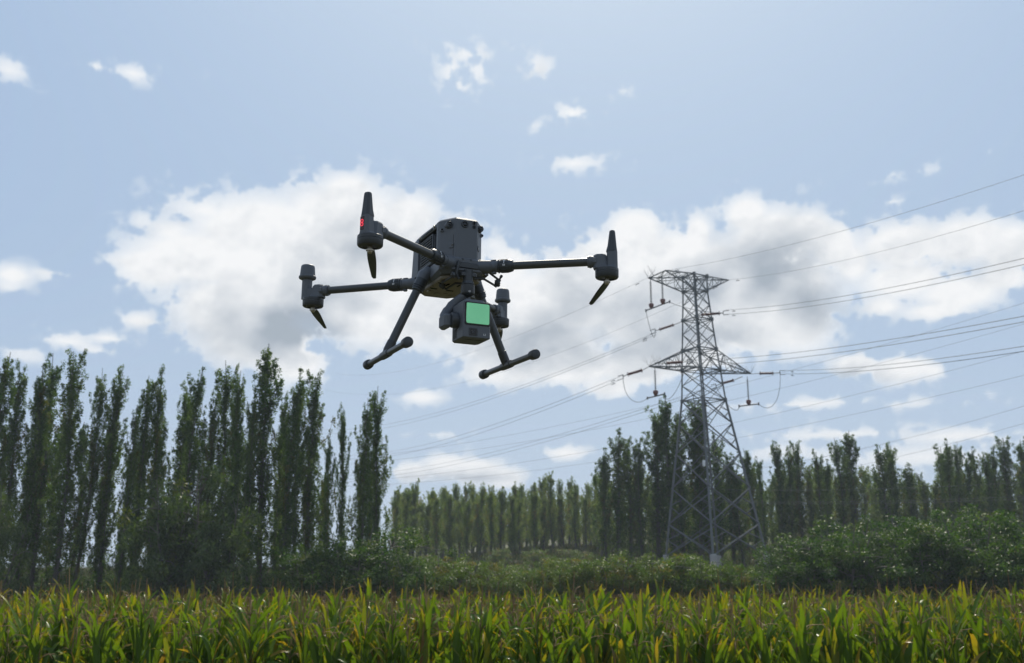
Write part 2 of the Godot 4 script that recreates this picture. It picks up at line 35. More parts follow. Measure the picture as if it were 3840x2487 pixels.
# ---------------------------------------------------------------- mesh builder
class MB:
	var v := PackedVector3Array()
	var n := PackedVector3Array()
	var c := PackedColorArray()
	var uv := PackedVector2Array()
	var ix := PackedInt32Array()
	var col := Color(1, 1, 1)
	var xf := Transform3D()

	func put(p: Vector3, nn: Vector3) -> int:
		v.append(xf * p)
		n.append((xf.basis * nn).normalized())
		c.append(col)
		return v.size() - 1

	func tri(a: int, b: int, d: int) -> void:
		ix.append(a)
		ix.append(d)
		ix.append(b)

	# planar convex polygon; its normal is turned away from the point «inside»
	func face(pts: Array, inside: Vector3) -> void:
		var nn: Vector3 = (pts[1] - pts[0]).cross(pts[2] - pts[0]).normalized()
		var flip: bool = nn.dot(pts[0] - inside) < 0.0
		if flip:
			nn = -nn
		var b := v.size()
		for p in pts:
			put(p, nn)
		for i in range(1, pts.size() - 1):
			if flip:
				tri(b, b + i + 1, b + i)
			else:
				tri(b, b + i, b + i + 1)

	# polygon in x and z, extruded in y with chamfered rims
	func prism(poly: Array, y0: float, y1: float, ch := 0.0, ch_low := -1.0) -> void:
		if ch_low < 0.0:
			ch_low = ch
		var k := poly.size()
		var mid := Vector2.ZERO
		for p in poly:
			mid += p / k
		var inset := func(amount: float) -> Array:
			var r := []
			for i in k:
				var p: Vector2 = poly[i]
				var a: Vector2 = (p - poly[(i + k - 1) % k]).normalized()
				var b: Vector2 = (poly[(i + 1) % k] - p).normalized()
				var n1 := Vector2(a.y, -a.x)
				var n2 := Vector2(b.y, -b.x)
				if n1.dot(p - mid) < 0.0:
					n1 = -n1
				if n2.dot(p - mid) < 0.0:
					n2 = -n2
				r.append(p - (n1 + n2) / (1.0 + n1.dot(n2)) * amount)
			return r
		var hi: Array = inset.call(ch)
		var lo: Array = inset.call(ch_low)
		var inside := Vector3(mid.x, (y0 + y1) / 2.0, mid.y)
		var up := func(q: Vector2, y: float) -> Vector3: return Vector3(q.x, y, q.y)
		var top := []
		var bottom := []
		for i in k:
			var j := (i + 1) % k
			top.append(up.call(hi[i], y1))
			bottom.append(up.call(lo[i], y0))
			face([up.call(poly[i], y0 + ch_low), up.call(poly[j], y0 + ch_low), up.call(poly[j], y1 - ch), up.call(poly[i], y1 - ch)], inside)
			if ch > 0.0:
				face([up.call(poly[i], y1 - ch), up.call(poly[j], y1 - ch), up.call(hi[j], y1), up.call(hi[i], y1)], inside)
			if ch_low > 0.0:
				face([up.call(lo[i], y0), up.call(lo[j], y0), up.call(poly[j], y0 + ch_low), up.call(poly[i], y0 + ch_low)], inside)
		face(top, inside)
		face(bottom, inside)

	func rbox(center: Vector3, size: Vector3, ch: float) -> void:
		var h := size / 2.0
		var x := center.x
		var z := center.z
		var e := minf(ch, minf(h.x, minf(h.y, h.z)) * 0.9)
		prism([Vector2(x - h.x + e, z - h.z), Vector2(x + h.x - e, z - h.z), Vector2(x + h.x, z - h.z + e), Vector2(x + h.x, z + h.z - e), Vector2(x + h.x - e, z + h.z), Vector2(x - h.x + e, z + h.z), Vector2(x - h.x, z + h.z - e), Vector2(x - h.x, z - h.z + e)], center.y - h.y, center.y + h.y, e)

	# profile of (radius, height) turned round the y axis
	func lathe(prof: Array, seg := 24) -> void:
		var k := prof.size()
		var en := []
		for i in k - 1:
			var d: Vector2 = prof[i + 1] - prof[i]
			en.append(Vector2(d.y, -d.x).normalized())
		for i in k - 1:
			if prof[i].distance_to(prof[i + 1]) < 1e-7:
				continue
			var na: Vector2 = en[i]
			var nb: Vector2 = en[i]
			if i > 0 and en[i - 1].dot(en[i]) > 0.75:
				na = (en[i - 1] + en[i]).normalized()
			if i < k - 2 and en[i + 1].dot(en[i]) > 0.75:
				nb = (en[i + 1] + en[i]).normalized()
			var b := v.size()
			for s in seg + 1:
				var a := TAU * s / seg
				var q := Vector3(cos(a), 0, sin(a))
				put(Vector3(q.x * prof[i].x, prof[i].y, q.z * prof[i].x), Vector3(q.x * na.x, na.y, q.z * na.x))
				put(Vector3(q.x * prof[i + 1].x, prof[i + 1].y, q.z * prof[i + 1].x), Vector3(q.x * nb.x, nb.y, q.z * nb.x))
			for s in seg:
				var o := b + s * 2
				tri(o, o + 1, o + 3)
				tri(o, o + 3, o + 2)

	# round bar through a path
	func tube(path: Array, radii: Array, seg := 10, caps := true) -> void:
		var k := path.size()
		var u := Vector3.ZERO
		var b := v.size()
		for i in k:
			var d: Vector3 = (path[mini(i + 1, k - 1)] - path[maxi(i - 1, 0)]).normalized()
			if i == 0:
				u = d.cross(Vector3.UP if absf(d.y) < 0.9 else Vector3.RIGHT).normalized()
			u = (u - d * u.dot(d)).normalized()
			var w := d.cross(u)
			var r: float = radii[mini(i, radii.size() - 1)]
			for s in seg:
				var a := TAU * s / seg
				var q := u * cos(a) + w * sin(a)
				put(path[i] + q * r, q)
		for i in k - 1:
			for s in seg:
				var a := b + i * seg + s
				var e := b + i * seg + (s + 1) % seg
				tri(a, e, e + seg)
				tri(a, e + seg, a + seg)
		if caps:
			for end in [0, k - 1]:
				var d: Vector3 = (path[0] - path[1]).normalized() if end == 0 else (path[k - 1] - path[k - 2]).normalized()
				var m := put(path[end], d)
				var first := v.size()
				for s in seg:
					var a: int = b + int(end) * seg + s
					v.append(v[a])
					n.append((xf.basis * d).normalized())
					c.append(col)
				for s in seg:
					if end == 0:
						tri(m, first + (s + 1) % seg, first + s)
					else:
						tri(m, first + s, first + (s + 1) % seg)

	func cyl(a: Vector3, b: Vector3, r0: float, r1 := -1.0, seg := 16) -> void:
		tube([a, b], [r0, r0 if r1 < 0.0 else r1], seg)

	# a lathe whose axis runs from a towards b
	func lathe_along(a: Vector3, b: Vector3, prof: Array, seg := 24) -> void:
		var keep := xf
		var y := (b - a).normalized()
		var x := y.cross(Vector3.UP if absf(y.y) < 0.9 else Vector3.RIGHT).normalized()
		xf = xf * Transform3D(Basis(x, y, x.cross(y)), a)
		lathe(prof, seg)
		xf = keep

	# rings of equal count joined by flat faces, closed at both ends
	func loft(rings: Array) -> void:
		var inside := Vector3.ZERO
		var count := 0
		for r in rings:
			for p in r:
				inside += p
				count += 1
		inside /= count
		for i in rings.size() - 1:
			var k: int = rings[i].size()
			for s in k:
				var t := (s + 1) % k
				var mid: Vector3 = (rings[i][s] + rings[i][t] + rings[i + 1][s] + rings[i + 1][t]) / 4.0
				face([rings[i][s], rings[i][t], rings[i + 1][t], rings[i + 1][s]], Vector3(inside.x, mid.y, inside.z))
		face(rings[0], inside)
		face(rings[-1], inside)

	func add(o: MB, t: Transform3D) -> void:
		var b := v.size()
		for i in o.v.size():
			v.append(t * o.v[i])
			n.append((t.basis * o.n[i]).normalized())
		c.append_array(o.c)
		for i in o.ix:
			ix.append(b + i)

	func mesh(m: Material = null) -> ArrayMesh:
		var a := []
		a.resize(Mesh.ARRAY_MAX)
		a[Mesh.ARRAY_VERTEX] = v
		a[Mesh.ARRAY_NORMAL] = n
		a[Mesh.ARRAY_COLOR] = c
		if uv.size() == v.size():
			a[Mesh.ARRAY_TEX_UV] = uv
		a[Mesh.ARRAY_INDEX] = ix
		var r := ArrayMesh.new()
		r.add_surface_from_arrays(Mesh.PRIMITIVE_TRIANGLES, a)
		if m:
			r.surface_set_material(0, m)
		return r


# ---------------------------------------------------------------- naming helpers
func numbered(called: String) -> String:
	var k: int = names.get(called, 0)
	names[called] = k + 1
	return called if k == 0 else "%s_%03d" % [called, k]


func tag(o: Node, label: String, category: String, group := "", kind := "") -> Node:
	if label:
		o.set_meta("label", label)
	if category:
		o.set_meta("category", category)
	if group:
		o.set_meta("group", group)
	if kind:
		o.set_meta("kind", kind)
	return o


func thing(called: String, label: String, category: String, t := Transform3D(), group := "") -> Node3D:
	var o := Node3D.new()
	o.name = numbered(called)
	o.transform = t
	add_child(o)
	tag(o, label, category, group)
	return o


func part(called: String, mesh: Mesh, m: Material, parent: Node, t := Transform3D()) -> MeshInstance3D:
	var o := MeshInstance3D.new()
	o.name = called
	o.mesh = mesh
	if m:
		o.material_override = m
	o.transform = t
	parent.add_child(o, true)
	return o


func lin(r: float, g: float, b: float) -> Color:
	return Color(r, g, b).linear_to_srgb()


func mat(called: String, c: Color, rough := 0.6, metal := 0.0) -> StandardMaterial3D:
	var m := StandardMaterial3D.new()
	m.resource_name = called
	m.albedo_color = c
	m.roughness = rough
	m.metallic = metal
	M[called] = m
	return m


func leafmat(called: String, tint: Color, rough: float, back: Color) -> StandardMaterial3D:
	var m := mat(called, tint, rough)
	m.vertex_color_use_as_albedo = true
	m.backlight_enabled = true
	m.backlight = back
	m.metallic_specular = 0.28
	m.cull_mode = BaseMaterial3D.CULL_DISABLED
	return m


func ordinal(k: int) -> String:
	var w := ["first", "second", "third", "fourth", "fifth", "sixth", "seventh", "eighth", "ninth", "tenth", "eleventh", "twelfth", "thirteenth", "fourteenth", "fifteenth", "sixteenth", "seventeenth", "eighteenth", "nineteenth", "twentieth", "twenty-first", "twenty-second", "twenty-third", "twenty-fourth", "twenty-fifth", "twenty-sixth"]
	return w[k]


func ground_at(x: float, z: float) -> float:
	var t := smoothstep(66.0, 150.0, -z)
	return t * (2.2 + 3.4 * smoothstep(-26.0, 8.0, x)) - 0.85 * smoothstep(14.0, 38.0, -z) * (1.0 - smoothstep(44.0, 62.0, -z)) + 7.0 * smoothstep(160.0, 250.0, -z) * smoothstep(-40.0, -10.0, x)


# ---------------------------------------------------------------- sky
var n_a := FastNoiseLite.new()
var n_b := FastNoiseLite.new()
var n_c := FastNoiseLite.new()
var n_w := FastNoiseLite.new()
var sun_dir := Vector3.ZERO


func cloud_field(list: Array, az: float, el: float, soft: bool) -> float:
	var best := -1.0 if not soft else 0.0
	for b in list:
		var dx: float = (az - b[0]) / b[2]
		if dx > 1.9 or dx < -1.9:
			continue
		var dy: float = (el - b[1]) / b[3]
		if dy > 1.9 or dy < -1.9:
			continue
		var q := dx * dx + dy * dy
		if soft:
			best = maxf(best, b[4] * exp(-q * 1.1))
		else:
			best = maxf(best, b[4] * (1.25 - sqrt(q)))
	return best


func sky_color(az: float, el: float, field: float, shade: float) -> Color:
	var ra := deg_to_rad(az)
	var re := deg_to_rad(el)
	var d := Vector3(sin(ra) * cos(re), sin(re), -cos(ra) * cos(re))
	var off := rad_to_deg(acos(clampf(d.dot(sun_dir), -1.0, 1.0)))
	var glow := exp(-pow(off / 28.0, 2.0))
	var c := Color(0.578, 0.69, 0.842).lerp(Color(0.90, 0.94, 0.978), glow)
	var haze := exp(-maxf(el, 0.0) / 17.0) * (0.66 + 0.38 * exp(-pow(off / 52.0, 4.0)))
	c = c.lerp(Color(0.84, 0.89, 0.93), clampf(haze, 0.0, 1.0))
	# away from the clouds drawn one by one, the same kind of cumulus goes on
	var wide := smoothstep(31.0, 44.0, absf(az))
	wide = maxf(wide, smoothstep(31.0, 40.0, el))
	if wide > 0.0:
		var g := n_b.get_noise_2d(az * 0.8 + 300.0, el * 1.5) * 1.6 + 0.75 * exp(-pow((el - 14.0) / 12.0, 2.0)) - 0.3
		g = clampf(g, -1.0, 1.0)
		field = lerpf(field, g, wide)
		shade = lerpf(shade, clampf(g - 0.25, 0.0, 1.0), wide)
	if field > -0.75:
		var y := el * 1.2
		var f1 := n_a.get_noise_2d(az, y)
		var f3 := n_c.get_noise_2d(az, y)
		var puff := -n_w.get_noise_2d(az, y) - 0.35
		var wisp := 1.0 - clampf(field * 1.3, 0.0, 1.0)
		var dens := field - 0.12 + f1 * 0.62 + f3 * (0.22 + 0.95 * wisp) + puff * 0.5 * (1.0 - 0.5 * wisp)
		# crisp towards thick cloud, ragged and thin at the wisps
		var alpha := smoothstep(-0.05, lerpf(0.6, 0.13, clampf(field * 1.7, 0.0, 1.0)), dens) * clampf(0.34 + field * 1.05, 0.25, 1.0)
		if alpha > 0.0:
			var f2 := n_a.get_noise_2d(az - 0.3, y + 0.85)
			var puff2 := -n_w.get_noise_2d(az - 0.12, y + 0.34) - 0.35
			var thick := smoothstep(0.02, 0.55, dens)
			var k := clampf(shade * 1.15 * thick * (0.95 + 1.2 * n_b.get_noise_2d(az * 2.6, el * 3.0)) + ((f2 - f1) * 0.30 + (puff2 - puff) * 0.30) * (0.35 + 0.65 * thick), 0.0, 1.0)
			var w := Color(0.988, 0.991, 0.993).lerp(Color(0.665, 0.705, 0.75), k)
			c = c.lerp(w, alpha * 0.98)
	return c


func make_sky() -> ImageTexture:
	n_a.seed = 11
	n_a.noise_type = FastNoiseLite.TYPE_SIMPLEX_SMOOTH
	n_a.fractal_type = FastNoiseLite.FRACTAL_FBM
	n_a.fractal_octaves = 5
	n_a.frequency = 0.17
	n_a.fractal_gain = 0.53
	n_a.domain_warp_enabled = true
	n_a.domain_warp_amplitude = 1.6
	n_a.domain_warp_frequency = 0.22
	n_w.seed = 5
	n_w.noise_type = FastNoiseLite.TYPE_CELLULAR
	n_w.cellular_return_type = FastNoiseLite.RETURN_DISTANCE
	n_w.fractal_type = FastNoiseLite.FRACTAL_FBM
	n_w.fractal_octaves = 3
	n_w.fractal_gain = 0.55
	n_w.frequency = 0.42
	n_w.domain_warp_enabled = true
	n_w.domain_warp_amplitude = 0.9
	n_w.domain_warp_frequency = 0.5
	n_c.seed = 19
	n_c.noise_type = FastNoiseLite.TYPE_SIMPLEX_SMOOTH
	n_c.fractal_type = FastNoiseLite.FRACTAL_FBM
	n_c.fractal_octaves = 4
	n_c.fractal_gain = 0.6
	n_c.frequency = 0.62
	n_c.domain_warp_enabled = true
	n_c.domain_warp_amplitude = 0.6
	n_c.domain_warp_frequency = 0.5
	n_b.seed = 4
	n_b.noise_type = FastNoiseLite.TYPE_SIMPLEX_SMOOTH
	n_b.fractal_octaves = 3
	n_b.frequency = 0.045
	var low := Image.create(1024, 512, false, Image.FORMAT_RGB8)
	low.fill(Color(0.42, 0.45, 0.40))
	for y in 262:
		var el := 90.0 - (y + 0.5) * 180.0 / 512.0
		for x in 1024:
			var az := (x + 0.5) * 360.0 / 1024.0
			if az > 180.0:
				az -= 360.0
			if absf(az) < 33.0 and el < 34.0:
				continue
			var f := -1.0
			var s := 0.0
			if absf(az) < 50.0 and el < 45.0:
				f = cloud_field(CLOUDS, az, el, false)
				s = cloud_field(SHADES, az, el, true)
			low.set_pixel(x, y, sky_color(az, el, f, s))
	low.resize(4096, 2048, Image.INTERPOLATE_CUBIC)
	# the part of the sky in view, in full detail; fields of the cloud masses are laid out on a coarse grid
	var ppd := 4096.0 / 360.0
	var x0 := -410
	var x1 := 410
	var y0 := int((90.0 - 35.5) * ppd)
	var y1 := int((90.0 + 2.5) * ppd)
	var gw := (x1 - x0) / 4 + 2
	var gh := (y1 - y0) / 4 + 2
	var fa := PackedFloat32Array()
	var fs := PackedFloat32Array()
	fa.resize(gw * gh)
	fs.resize(gw * gh)
	for j in gh:
		for i in gw:
			var az := (x0 + i * 4 + 0.5) / ppd
			var el := 90.0 - (y0 + j * 4 + 0.5) / ppd
			fa[j * gw + i] = cloud_field(CLOUDS, az, el, false)
			fs[j * gw + i] = cloud_field(SHADES, az, el, true)
	for y in range(y0, y1):
		var gy := (y - y0) / 4.0
		var j := int(gy)
		var ty := gy - j
		var el := 90.0 - (y + 0.5) / ppd
		for x in range(x0, x1):
			var gx := (x - x0) / 4.0
			var i := int(gx)
			var tx := gx - i
			var o := j * gw + i
			var f := lerpf(lerpf(fa[o], fa[o + 1], tx), lerpf(fa[o + gw], fa[o + gw + 1], tx), ty)
			var s := lerpf(lerpf(fs[o], fs[o + 1], tx), lerpf(fs[o + gw], fs[o + gw + 1], tx), ty)
			low.set_pixel((x + 4096) % 4096, y, sky_color((x + 0.5) / ppd, el, f, s))
	return ImageTexture.create_from_image(low)


# ---------------------------------------------------------------- plants
func leaf_quad(m: MB, p: Vector3, along: Vector3, face_n: Vector3, size: float, wide: float) -> void:
	var side := along.cross(face_n).normalized() * size * wide
	var a := along * size
	var nn := side.cross(a).normalized()
	var b := m.v.size()
	m.v.append(p)
	m.v.append(p + a * 0.55 + side)
	m.v.append(p + a * 1.25)
	m.v.append(p + a * 0.55 - side)
	for k in 4:
		m.n.append(nn)
		m.c.append(m.col)
	m.ix.append_array([b, b + 2, b + 1, b, b + 3, b + 2])


func rdir() -> Vector3:
	var z := rng.randf_range(-1.0, 1.0)
	var a := rng.randf() * TAU
	var s := sqrt(1.0 - z * z)
	return Vector3(s * cos(a), z, s * sin(a))


# a poplar 16 m tall with steep branches: [wood, crown]
func make_poplar(seed_: int, fullness: float) -> Array:
	rng.seed = seed_
	var wood := MB.new()
	var crown := MB.new()
	var path := []
	var radii := []
	var bend := Vector3(rng.randf_range(-0.3, 0.3), 0, rng.randf_range(-0.3, 0.3))
	for i in 13:
		var t := i / 12.0
		path.append(Vector3(0, 15.3 * t, 0) + bend * sin(t * PI) + Vector3(rng.randf_range(-0.05, 0.05), 0, rng.randf_range(-0.05, 0.05)) * t)
		radii.append(lerpf(0.17, 0.018, pow(t, 0.8)))
	wood.tube(path, radii, 7, false)
	var tops := 1 + rng.randi() % 3
	var count := int(72 * fullness)
	for k in count:
		var f := pow((k + rng.randf()) / count, 0.92)
		var y0 := lerpf(0.9, 13.6, f)
		var az := k * 2.4 + rng.randf_range(-0.6, 0.6)
		var out := Vector3(cos(az), 0, sin(az))
		# widest at a third of the height, uneven
		var reach := (0.50 + 0.60 * sin(PI * pow(clampf((y0 + 2.5) / 17.5, 0.0, 1.0), 0.85))) * rng.randf_range(0.3, 1.15) * (0.82 + 0.42 * sin(y0 * 1.25 + az + seed_))
		var length := lerpf(3.7, 1.9, f) * rng.randf_range(0.7, 1.15)
		if f > 0.9:
			length = rng.randf_range(1.2, 2.3) if k % (4 - tops) == 0 else 1.1
			reach *= 0.8
		var base: Vector3 = path[int(y0 / 15.3 * 12.0)].lerp(path[mini(int(y0 / 15.3 * 12.0) + 1, 12)], fmod(y0 / 15.3 * 12.0, 1.0))
		var pts := []
		for i in 5:
			var t := i / 4.0
			pts.append(base + out * reach * (1.0 - exp(-2.0 * t)) * 1.1 + Vector3.UP * length * pow(t, 1.15))
		wood.tube(pts, [0.035 * (1.0 - 0.6 * f), 0.008], 3, false)
		var tone := rng.randf()
		var cl := Color(0.062, 0.116, 0.034).lerp(Color(0.125, 0.176, 0.054), tone)
		if rng.randf() < 0.08:
			cl = Color(0.125, 0.120, 0.034)
		var tufts := 6 + int(rng.randf() * 5.0)
		for u in tufts:
			var t := pow((u + rng.randf()) / tufts, 0.8)
			var q: Vector3 = pts[int(t * 3.99)].lerp(pts[int(t * 3.99) + 1], fmod(t * 3.99, 1.0))
			var spread := rng.randf_range(0.11, 0.26) * (1.15 - 0.55 * t)
			q += Vector3(rng.randf_range(-1, 1), 0, rng.randf_range(-1, 1)) * 0.14
			var leaves := int(rng.randf_range(22, 46))
			for i in leaves:
				var g := rdir() * pow(rng.randf(), 0.45) * spread
				g.y *= 1.9
				var v := rng.randf_range(0.75, 1.3)
				crown.col = Color(cl.r * v, cl.g * v, cl.b * v)
				leaf_quad(crown, q + g, rdir(), rdir(), rng.randf_range(0.05, 0.085), 0.66)
	return [wood.mesh(), crown.mesh()]


# a broad shrub or small tree 6 m tall: [wood, crown]
func make_bush(seed_: int, kind: int) -> Array:
	rng.seed = seed_
	var wood := MB.new()
	var crown := MB.new()
	var clumps := []
	var stems := 5
	for s in stems:
		var az := TAU * s / stems + rng.randf_range(-0.4, 0.4)
		var out := Vector3(cos(az), 0, sin(az))
		var far := rng.randf_range(0.7, 2.3)
		var high := rng.randf_range(3.6, 5.6) - far * 0.4
		var pts := []
		for i in 6:
			var t := i / 5.0
			pts.append(out * far * t + Vector3.UP * high * pow(t, 0.85) + Vector3(rng.randf_range(-0.12, 0.12), 0, rng.randf_range(-0.12, 0.12)) * t)
		wood.tube(pts, [0.09, 0.075, 0.06, 0.045, 0.03, 0.015], 5, false)
		for b in 11:
			var t := rng.randf_range(0.15, 1.0)
			var q: Vector3 = pts[int(t * 4.99)]
			var e := q + Vector3(rng.randfn() * 0.95, rng.randf_range(-0.45, 0.75), rng.randfn() * 0.95)
			e.y = clampf(e.y, 0.35, 5.75)
			wood.tube([q, q.lerp(e, 0.5) + Vector3.UP * 0.15, e], [0.03, 0.02, 0.008], 3, false)
			clumps.append(e)
			clumps.append(e + Vector3(rng.randfn(), rng.randfn() * 0.6, rng.randfn()) * 0.5)
	for k in 60:
		var a := rng.randf() * TAU
		var r := sqrt(rng.randf()) * 2.4
		clumps.append(Vector3(cos(a) * r, rng.randf_range(0.2, 5.2 - r * 0.8), sin(a) * r))
	for cpos in clumps:
		var tone := rng.randf()
		var cl: Color
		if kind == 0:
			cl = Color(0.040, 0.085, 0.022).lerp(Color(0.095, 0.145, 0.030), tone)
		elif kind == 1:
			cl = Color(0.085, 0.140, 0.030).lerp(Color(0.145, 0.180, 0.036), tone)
			if rng.randf() < 0.16:
				cl = Color(0.20, 0.145, 0.03)
		else:
			cl = Color(0.075, 0.108, 0.050).lerp(Color(0.120, 0.155, 0.068), tone)
		if rng.randf() < 0.05:
			cl = Color(0.12, 0.135, 0.03)
		var rad := rng.randf_range(0.24, 0.48)
		for i in int(rng.randf_range(60, 100)):
			var d := rdir()
			var q: Vector3 = cpos + d * rad * pow(rng.randf(), 0.5) * Vector3(1.15, 0.8, 1.15)
			if q.y < 0.05:
				continue
			var v := rng.randf_range(0.72, 1.32)
			crown.col = Color(cl.r * v, cl.g * v, cl.b * v)
			var along := (d + Vector3(0, -0.35, 0) + rdir() * 0.8).normalized()
			leaf_quad(crown, q, along, (Vector3.UP + rdir() * 0.9).normalized(), rng.randf_range(0.07, 0.125), 0.40)
	return [wood.mesh(), crown.mesh()]


# one corn leaf: a folded blade that rises, arches and may hang at the tip. tone 0 green, 1 yellowing, 2 dry
func make_corn_leaf(seed_: int, tone: int) -> MB:
	rng.seed = seed_
	var m := MB.new()
	var length := rng.randf_range(0.70, 0.98)
	var width := rng.randf_range(0.040, 0.058)
	var lean := rng.randf_range(0.07, 0.30)
	var arch := rng.randf_range(0.1, 1.1)
	if rng.randf() < 0.22:
		arch = rng.randf_range(1.5, 2.7)
	var twist := rng.randf_range(-1.1, 1.1)
	if tone == 2:
		width *= 0.7
		twist *= 2.2
		lean *= 0.8
	var g := Color(0.064, 0.150, 0.020).lerp(Color(0.105, 0.200, 0.024), rng.randf())
	var edge := Color(0.30, 0.27, 0.035)
	if tone == 1:
		g = Color(0.16, 0.215, 0.026).lerp(Color(0.26, 0.245, 0.035), rng.randf())
		edge = Color(0.36, 0.255, 0.06)
	elif tone == 2:
		g = Color(0.30, 0.155, 0.05).lerp(Color(0.22, 0.125, 0.06), rng.randf())
		edge = Color(0.34, 0.24, 0.13)
	var p := Vector3.ZERO
	var segs := 8
	var dry_tip := rng.randf_range(0.8, 1.25) if tone == 0 else rng.randf_range(0.55, 1.0)
	for i in segs + 1:
		var t := float(i) / segs
		var ang := lean + arch * pow(t, 2.2)
		var d := Vector3(sin(ang), cos(ang), 0)
		var w := width * clampf(minf(0.55 + t * 2.4, 1.0), 0.0, 1.0) * pow(maxf(1.0 - pow(t, 2.6), 0.0), 0.75) + 0.002
		var tw := twist * t * t
		var flat := Vector3(0, 0, 1)
		var up := Vector3(-cos(ang), sin(ang), 0)
		var side := flat * cos(tw) + up * sin(tw)
		var nrm := up * cos(tw) - flat * sin(tw)
		var wav := sin(t * 17.0 + seed_) * 0.006
		var k := smoothstep(dry_tip - 0.12, dry_tip + 0.1, t)
		var cm := g.lerp(Color(0.17, 0.22, 0.07), 0.35).lerp(edge, k)
		var ce := g.lerp(edge, maxf(k, 0.22 if tone == 1 else 0.08))
		for e in [[-1.0, ce], [0.0, cm], [1.0, ce]]:
			m.v.append(p + side * w * e[0] + nrm * (w * 0.32 * absf(e[0]) + wav * e[0]))
			m.n.append((nrm - side * e[0] * 0.35).normalized())
			m.c.append(e[1])
		p += d * length / segs
	for i in segs:
		for e in 2:
			var b := i * 3 + e
			m.ix.append_array([b, b + 4, b + 1, b, b + 3, b + 4])
	return m


func make_tassel(seed_: int) -> MB:
	rng.seed = seed_
	var m := MB.new()
	m.col = Color(0.20, 0.135, 0.085).lerp(Color(0.27, 0.19, 0.10), rng.randf())
	m.tube([Vector3.ZERO, Vector3(0.01, 0.25, 0), Vector3(0.02, 0.5, 0.01)], [0.006, 0.006, 0.004], 3, false)
	for k in 5:
		var az := rng.randf() * TAU
		var o := Vector3(cos(az), 0, sin(az))
		var y := rng.randf_range(0.04, 0.17)
		var l := rng.randf_range(0.15, 0.28)
		var h := rng.randf_range(0.2, 1.0)
		m.tube([Vector3(0, y, 0), Vector3(0, y, 0) + o * l * 0.4 + Vector3.UP * l * h * 0.8, Vector3(0, y, 0) + o * l * 0.85 + Vector3.UP * l * h * 0.9, Vector3(0, y, 0) + o * l * 1.15 + Vector3.UP * l * (h * 0.75 - 0.2)], [0.005, 0.005, 0.004, 0.002], 3, false)
	return m


func place_tree(proto: Array, called: String, label: String, category: String, group: String, a: Array, mats: Array, ref_h: float, lean := 0.02) -> void:
	var y := ground_at(a[0], a[1])
	var sy: float = a[2] / (proto[1] as Mesh).get_aabb().end.y
	var sx: float = clampf(sy, 0.55, 1.2) * a[3]
	var b := Basis.from_euler(Vector3(rng.randfn() * lean, rng.randf() * TAU, rng.randfn() * lean)).scaled(Vector3.ONE)
	b = b * Basis.from_scale(Vector3(sx, sy, sx))
	var t := thing(called, label, category, Transform3D(b, Vector3(a[0], y - 0.05, a[1])), group)
	part("trunk", proto[0], mats[0], t)
	part("crown", proto[1], mats[1], t)


